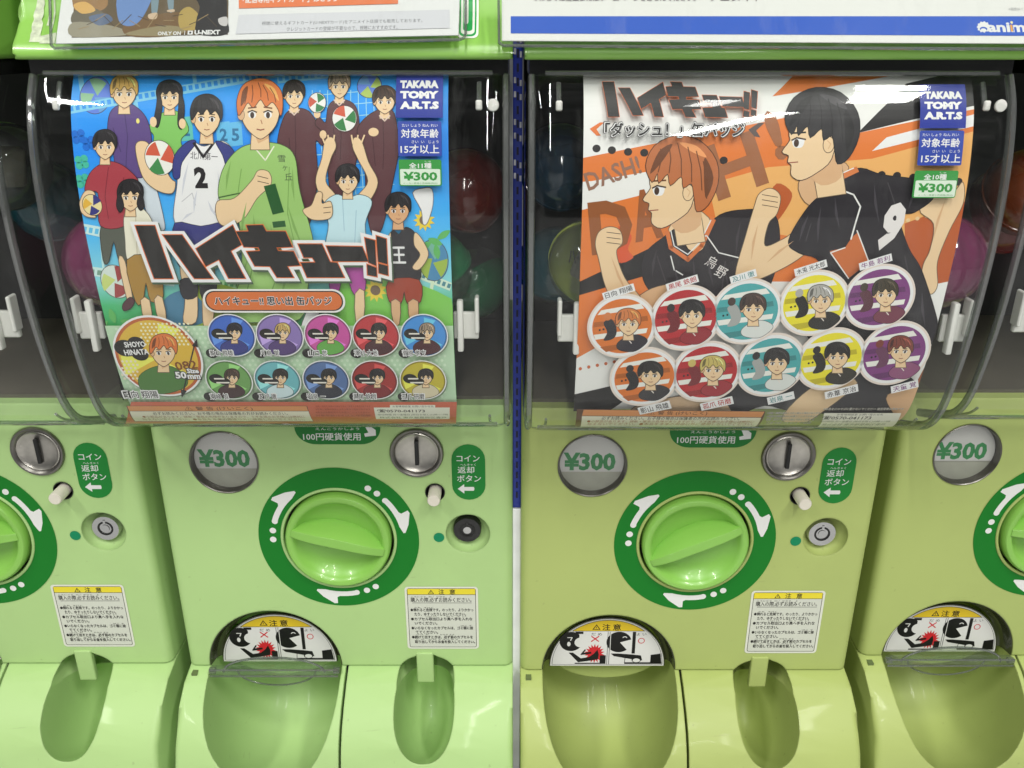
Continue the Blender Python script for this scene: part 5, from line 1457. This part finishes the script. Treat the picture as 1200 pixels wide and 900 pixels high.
def gift_card():
    root = empty('lid_card', (POS['A1'][0], POS['A1'][1], 0), 'white card with a rocky photo and an orange bar, in a clear sleeve', 'card', 'paper cards on the lids')
    S = card_surface('A1')
    from_bm('paper', solid(S, [(74, -14), (539, -14), (537, 41), (65, 51)], 0.0006, ink((224, 222, 224))), [ink((224, 222, 224))], root, ang=0)
    P = Print(S, 0.0002)
    P.poly([(88, -14), (268, -14), (267, 40.5), (84, 44)], (96, 82, 62))
    for pts, c in (([(88, -10), (120, -10), (126, 6), (112, 14), (88, 12)], (150, 116, 78)), ([(86, 14), (104, 8), (122, 16), (118, 26), (86, 28)], (104, 98, 84)), ([(86, 26), (130, 30), (150, 38), (140, 42), (85, 43)], (146, 140, 122)),
                   ([(86, 6), (100, 2), (112, 12), (96, 16)], (206, 164, 98)), ([(104, 20), (124, 16), (132, 24), (116, 30)], (92, 106, 132)), ([(150, 26), (210, 14), (240, 30), (200, 42), (150, 42)], (112, 86, 56)), ([(146, 40), (190, 30), (218, 34), (200, 42)], (140, 128, 96)),
                   ([(210, 16), (222, 8), (236, 22), (232, 34), (212, 34)], (170, 146, 82)), ([(140, -8), (176, -8), (172, 12), (160, 28), (146, 30), (138, 20)], (104, 134, 186)), ([(178, -8), (186, -8), (184, 16), (178, 18)], (120, 140, 150)), ([(196, -8), (203, -8), (203, 12), (198, 13)], (120, 140, 150)),
                   ([(174, 17), (184, 15), (183, 22), (175, 22)], (196, 172, 146)), ([(196, 12), (204, 11), (204, 14), (197, 14)], (196, 172, 146)), ([(228, -10), (262, -10), (266, 20), (266, 40), (232, 40), (230, 24), (234, 8)], (38, 36, 38)), ([(256, 22), (266, 20), (266, 30), (258, 29)], (190, 186, 186))):
        P.poly(pts, c, 4)
    for i in range(16): P.line([(92+i*10, 34-(i % 4)*5), (104+i*10, 31-(i % 3)*7)], .8, (74, 62, 48) if i % 2 else (150, 128, 92))
    P.text('ONLY ON', 198.5, 39.2, 27, 4.4, (236, 236, 234), .03, rot=-.015); P.rectc(216.5, 38.8, .7, 5, (236, 236, 234)); P.rectc(223, 38.4, 6, 4.6, (236, 236, 234)); P.disc(223, 38.4, 1.3, 1.3, (38, 36, 38), 10)
    P.text('U-NEXT', 243, 38, 30, 5.4, (236, 236, 234), .05, rot=-.015)
    P.poly([(279.5, -14), (466.5, -14), (466.5, 4.5), (280, 10)], (222, 120, 74))
    P.text('「配信専用ギフトカード」はこちら', 340, -1.5, 110, 9, (240, 236, 230), .03, rot=-.02)
    P.poly([(280, 17.5), (527, 11.5), (527, 33), (276, 40)], (206, 206, 212))
    P.text('視聴に使えるギフトカード(U-NEXTカード)をアニメイト店頭でも販売しております。', 401, 26.2, 188, 5.2, (74, 74, 78), .004, rot=-.022)
    P.text('クレジットカードの登録が不要なので、視聴におすすめです。', 401, 33.2, 130, 4.8, (74, 74, 78), .004, rot=-.022)
    P.build('printed_face', root)
    S2 = card_surface('A1', 0.0022)
    sl = solid(S2, [(60, -14), (546, -14), (546, 40), (543.5, 44.5), (539, 46.5), (62, 57), (58, 53)], 0.0008, None)
    sleeve = from_bm('sleeve', sl, [M['sleeve']], root, ang=0)
    b = bmesh.new()
    pts = [S2.at(*S2.px(*p)) for p in ((58, -14), (60, 53), (64, 56.5), (538, 46.5), (543.5, 44.5), (545.5, 40), (546, -14))]
    tubepath(b, pts, 0.0009, 6); from_bm('sleeve_edge', b, [M['rim']], sleeve)

def shop_card():
    root = empty('lid_card', (POS['B0'][0], POS['B0'][1], 0), 'long white card with a bright blue stripe in a clear sleeve across the right lids', 'card', 'paper cards on the lids')
    S = card_surface('B0')
    from_bm('paper', solid(S, [(588, -14), (1226, -14), (1226, 51), (588, 47.5)], 0.0006, None), [ink((222, 221, 218))], root, ang=0)
    P = Print(S, 0.0002)
    P.poly([(598.5, 19), (1226, 19), (1226, 42), (598.5, 39)], (32, 84, 188))
    P.text('animate', 1194, 32, 74, 11.5, (236, 236, 234), .035)
    # orange letter i over the white one, and the round emblem
    P.rectc(1185.5, 32.5, 4, 9, (32, 84, 188)); P.rectc(1185.5, 33, 2.6, 8, (232, 160, 70)); P.disc(1185.5, 26.3, 1.6, 1.6, (236, 214, 160), 12)
    P.poly([(1152.5+(8.2 if i % 2 else 6.6)*math.cos(i*math.pi/11), 31.6+(7.0 if i % 2 else 5.6)*math.sin(i*math.pi/11)) for i in range(22)], (232, 232, 230))
    P.disc(1152.5, 34, 4.4, 2.6, (32, 84, 188), 20); P.disc(1152.5, 35.2, 3.4, 1.9, (232, 232, 230), 16)
    P.text('※画像はイメージです', 1200, 10.5, 36, 3.6, (170, 170, 172), .004)
    P.text('くわしくは店頭またはホームページをごらんください。', 720, -1.6, 190, 6.0, (60, 60, 64), .012)
    P.text('アニメイト', 862, -1.6, 60, 6.0, (60, 60, 64), .012)
    P.build('printed_face', root)
    S2 = card_surface('B0', 0.0022)
    sleeve = from_bm('sleeve', solid(S2, [(584.5, -14), (1230, -14), (1230, 58), (590, 53.5), (585, 50)], 0.0008, None), [M['sleeve']], root, ang=0)
    b = bmesh.new(); tubepath(b, [S2.at(*S2.px(*p)) for p in ((584, -14), (585, 50), (590, 53.5), (1230, 58))], 0.0009, 6)
    from_bm('sleeve_edge', b, [M['rim']], sleeve)
gift_card(); shop_card()

# green numeral sticker and torn tape on the left lid
lidS = Surface(catmull([(0.058, -0.075), (0.067, -0.020), (0.0775, -0.004), (0.0865, 0.005)], 5), *POS['A1'], 0.0, 0.006)
P = Print(lidS, 0.0005)
def uform(k, c):
    P.poly([(537-k, -12), (560+k, -12), (561+k*1.3, 36), (557+k, 45+k*.7), (548, 48+k), (540-k*.4, 46+k)], c)
P.rect(536, -12, 561, 47, (222, 226, 214), 7); P.rect(538.5, -12, 558.5, 44.5, (30, 150, 70), 6); P.rect(540.5, -12, 556.5, 42, (222, 226, 214), 5); P.rect(543, -12, 554, 38.5, (30, 150, 70), 4); P.rect(544, -12, 549, 31, (222, 226, 214), 2)
P.build('numeral_sticker', machines['A1'])
P = Print(lidS, 0.0004)
TP_ = mat('torn paper tape', (0.50, 0.55, 0.40), 0.7, var=0.25, vscale=300)
random.seed(3)
left = [(45.5+random.uniform(-1, 1)-i*.9, -8+i*4.4) for i in range(14)]; right = [(52.5+random.uniform(-1.5, 1.5)-i*.35, -8+i*4.4) for i in range(14)]
P.poly(left+right[::-1], TP_)
P.poly([(57, -8), (59.5, -8), (57, 30), (54.5, 30)], TP_); P.poly([(48, 42), (66, 38), (64, 51), (46, 51)], TP_); P.poly([(62, -8), (64, -8), (61, 36), (59, 36)], TP_)
P.build('tape_remains', machines['A1'])

# ------------------------------------------------------------------ capsules in the hoppers
def shell_mat(c): return clear('tinted shell', c, 0.05, 1.5, 0.05, scratch=False)
CC = {'red': ((0.16, 0.018, 0.014), ), 'green': ((0.012, 0.17, 0.065), ), 'blue': ((0.010, 0.055, 0.11), ), 'pink': ((0.17, 0.022, 0.085), ), 'yellow': ((0.38, 0.44, 0.09), ), 'teal': ((0.012, 0.10, 0.13), ), 'orange': ((0.17, 0.035, 0.008), ), 'grey': ((0.05, 0.055, 0.05), )}  # most colours darkened to carry the shade inside the hoppers
CM = {k: mat(k+' capsule plastic', v[0], 0.12, coat=0.6) for k, v in CC.items()}
for m_ in CM.values():
    m_.node_tree.nodes['Principled BSDF'].inputs['Alpha'].default_value = 0.8
M['dome'] = clear('clear capsule dome', (0.86, 0.88, 0.87), 0.05, 1.5, 0.03, scratch=False)
M['toy'] = mat('folded paper leaflet', (0.16, 0.15, 0.12), 0.6, var=0.3, vscale=80)
CR = 0.0325
def build_capsule():
    r = empty('capsule', (0, 0, 0), '', 'capsule', 'capsules in the hoppers')
    def cap(a0, a1, rad):
        b = bmesh.new()
        lathe(b, [(max(0, rad*math.cos(R(a))), rad*math.sin(R(a))) for a in [a0+(a1-a0)*i/20 for i in range(21)]], 40)
        return b
    from_bm('coloured_shell', cap(-90, 2, CR), [CM['red']], r)
    from_bm('clear_shell', cap(2, 90, CR*.985), [M['dome']], r)
    b = bmesh.new(); lathe(b, [(CR*.995, -0.0018), (CR*1.025, -0.0016), (CR*1.025, 0.0016), (CR*.99, 0.0020)], 40)
    from_bm('seam_rim', b, [CM['red']], r)
    b = bmesh.new(); box(b, -0.013, 0.014, -0.005, 0.007, -0.015, 0.015, 0.004, 3)
    from_bm('leaflet', b, [M['toy']], r)
    return r
cap0 = build_capsule()
def along(x, y, D):
    v = (y-450)/FOC; z = D/(CP*(1-TP*v)); return ((x-600)/FOC*z, D, CAM_H-D*(TP+v)/(1-TP*v))
CAPS = [(545, 224, .672, 'red', (.5, .3, .9), 'dark red capsule beside the right edge of the blue poster'),
        (504, 318, .640, 'green', (1.2, .2, -.5), 'green capsule half hidden behind the right edge of the blue poster'),
        (553, 330, .725, 'green', (-1.0, .5, .3), 'deep green capsule lying behind the brighter green one'),
        (133, 306, .585, 'pink', (.3, .8, .2), 'magenta capsule peeking out past the left edge of the blue poster'),
        (657, 196, .668, 'blue', (.4, .2, .4), 'dark blue capsule left of the orange poster, above the teal one'),
        (652, 312, .690, 'teal', (.9, .1, .2), 'teal capsule left of the orange poster, behind the yellow-green one'),
        (694, 310, .612, 'yellow', (.2, .4, -.3), 'yellow-green capsule with a printed leaflet, left of the orange poster'),
        (1096, 306, .578, 'pink', (.4, -.6, .5), 'pink capsule peeking out past the right edge of the orange poster'),
        (1206, 226, .640, 'orange', (.7, .3, .1), 'rust red capsule in the machine at the right edge of the photo'),
        (1168, 250, .690, 'red', (.5, .2, .7), 'deep red capsule in the dark to the right of the orange poster'),
        (58, 236, .735, 'teal', (.2, .6, .1), 'dark teal capsule in the shadow to the left of the blue poster'),
        (6, 196, .655, 'grey', (.2, .1, .8), 'dull grey capsule in the machine at the left edge of the photo')]
for i, (x, y, D, c, rot, lab) in enumerate(CAPS):
    o = cap0 if i == 0 else copy_tree(cap0)
    o.location = along(x, y, D); o.rotation_euler = (rot[0], rot[1], rot[2]+(0 if c in ('grey', 'yellow') else math.pi)); o['label'] = lab
    for q in walk(o):
        for sl in q.material_slots:
            if sl.material == CM['red']: sl.link = 'OBJECT'; sl.material = CM[c]
    if c == 'yellow':
        b = bmesh.new()
        V, F, wh = text_flat('ハイキュー!!', .02)
        vs = [b.verts.new((x_*0.030/wh[0], y_*0.010/wh[1], 0)) for x_, y_ in V]
        for f in F:
            try: b.faces.new([vs[k] for k in f])
            except ValueError: pass
        rr = CR*1.006
        for v in b.verts:
            px_, pz_ = v.co.x-.004, v.co.y+.012
            v.co = Vector((px_, -math.sqrt(max(1e-6, rr*rr-px_*px_-pz_*pz_)), pz_))
        t_ = from_bm('leaflet_lettering', b, [ink((40, 42, 36))], o, ang=0)
        t_.rotation_euler = Matrix.Rotation(0, 3, 'X').to_euler()
        t_.matrix_parent_inverse = (Matrix.Translation(o.location) @ o.rotation_euler.to_matrix().to_4x4()).inverted() @ Matrix.Translation(o.location)

# ------------------------------------------------------------------ the blue shelf post in the gap
def shelf_post():
    root = empty('shelf_post', (0.0041, 0.646, 0.0), 'narrow blue perforated shelf post standing in the gap between the machines', 'shelf post')
    m = mat('blue enamel', (0.012, 0.028, 0.26), 0.35, var=0.15, vscale=40)
    dk = mat('slot shadow blue', (0.002, 0.003, 0.02), 0.6)
    zb = along(604, 595, 0.646)[2]
    b = bmesh.new(); box(b, -0.0034, 0.0034, 0, 0.05, zb, 1.0, 0.0006, 2)
    from_bm('upright', b, m, root)
    b = bmesh.new(); box(b, -0.0036, 0.0036, -0.002, 0.05, 0.0, zb-0.0005, 0.0006, 1)
    from_bm('foot', b, mat('grey galvanised steel', (0.74, 0.75, 0.76), 0.45, var=0.15, vscale=25), root)
    b = bmesh.new(); lt = bmesh.new()
    z = zb+0.01; i = 0
    while z < 0.99:
        box(b, -0.0008, 0.0008, -0.0006, 0.001, z, z+0.0055)
        if z > 0.60 and i % 3: box(lt, -0.0028, -0.0012, -0.0006, 0.001, z+0.002, z+0.006); box(lt, 0.0014, 0.0028, -0.0006, 0.001, z, z+0.004)  # pale blocks stand in for light spots showing through the post
        z += 0.0095; i += 1
    from_bm('slot_row', b, dk, root); from_bm('light_spots', lt, mat('pale light spot', (0.42, 0.42, 0.45), 0.5, var=0.4, vscale=60), root)
shelf_post()
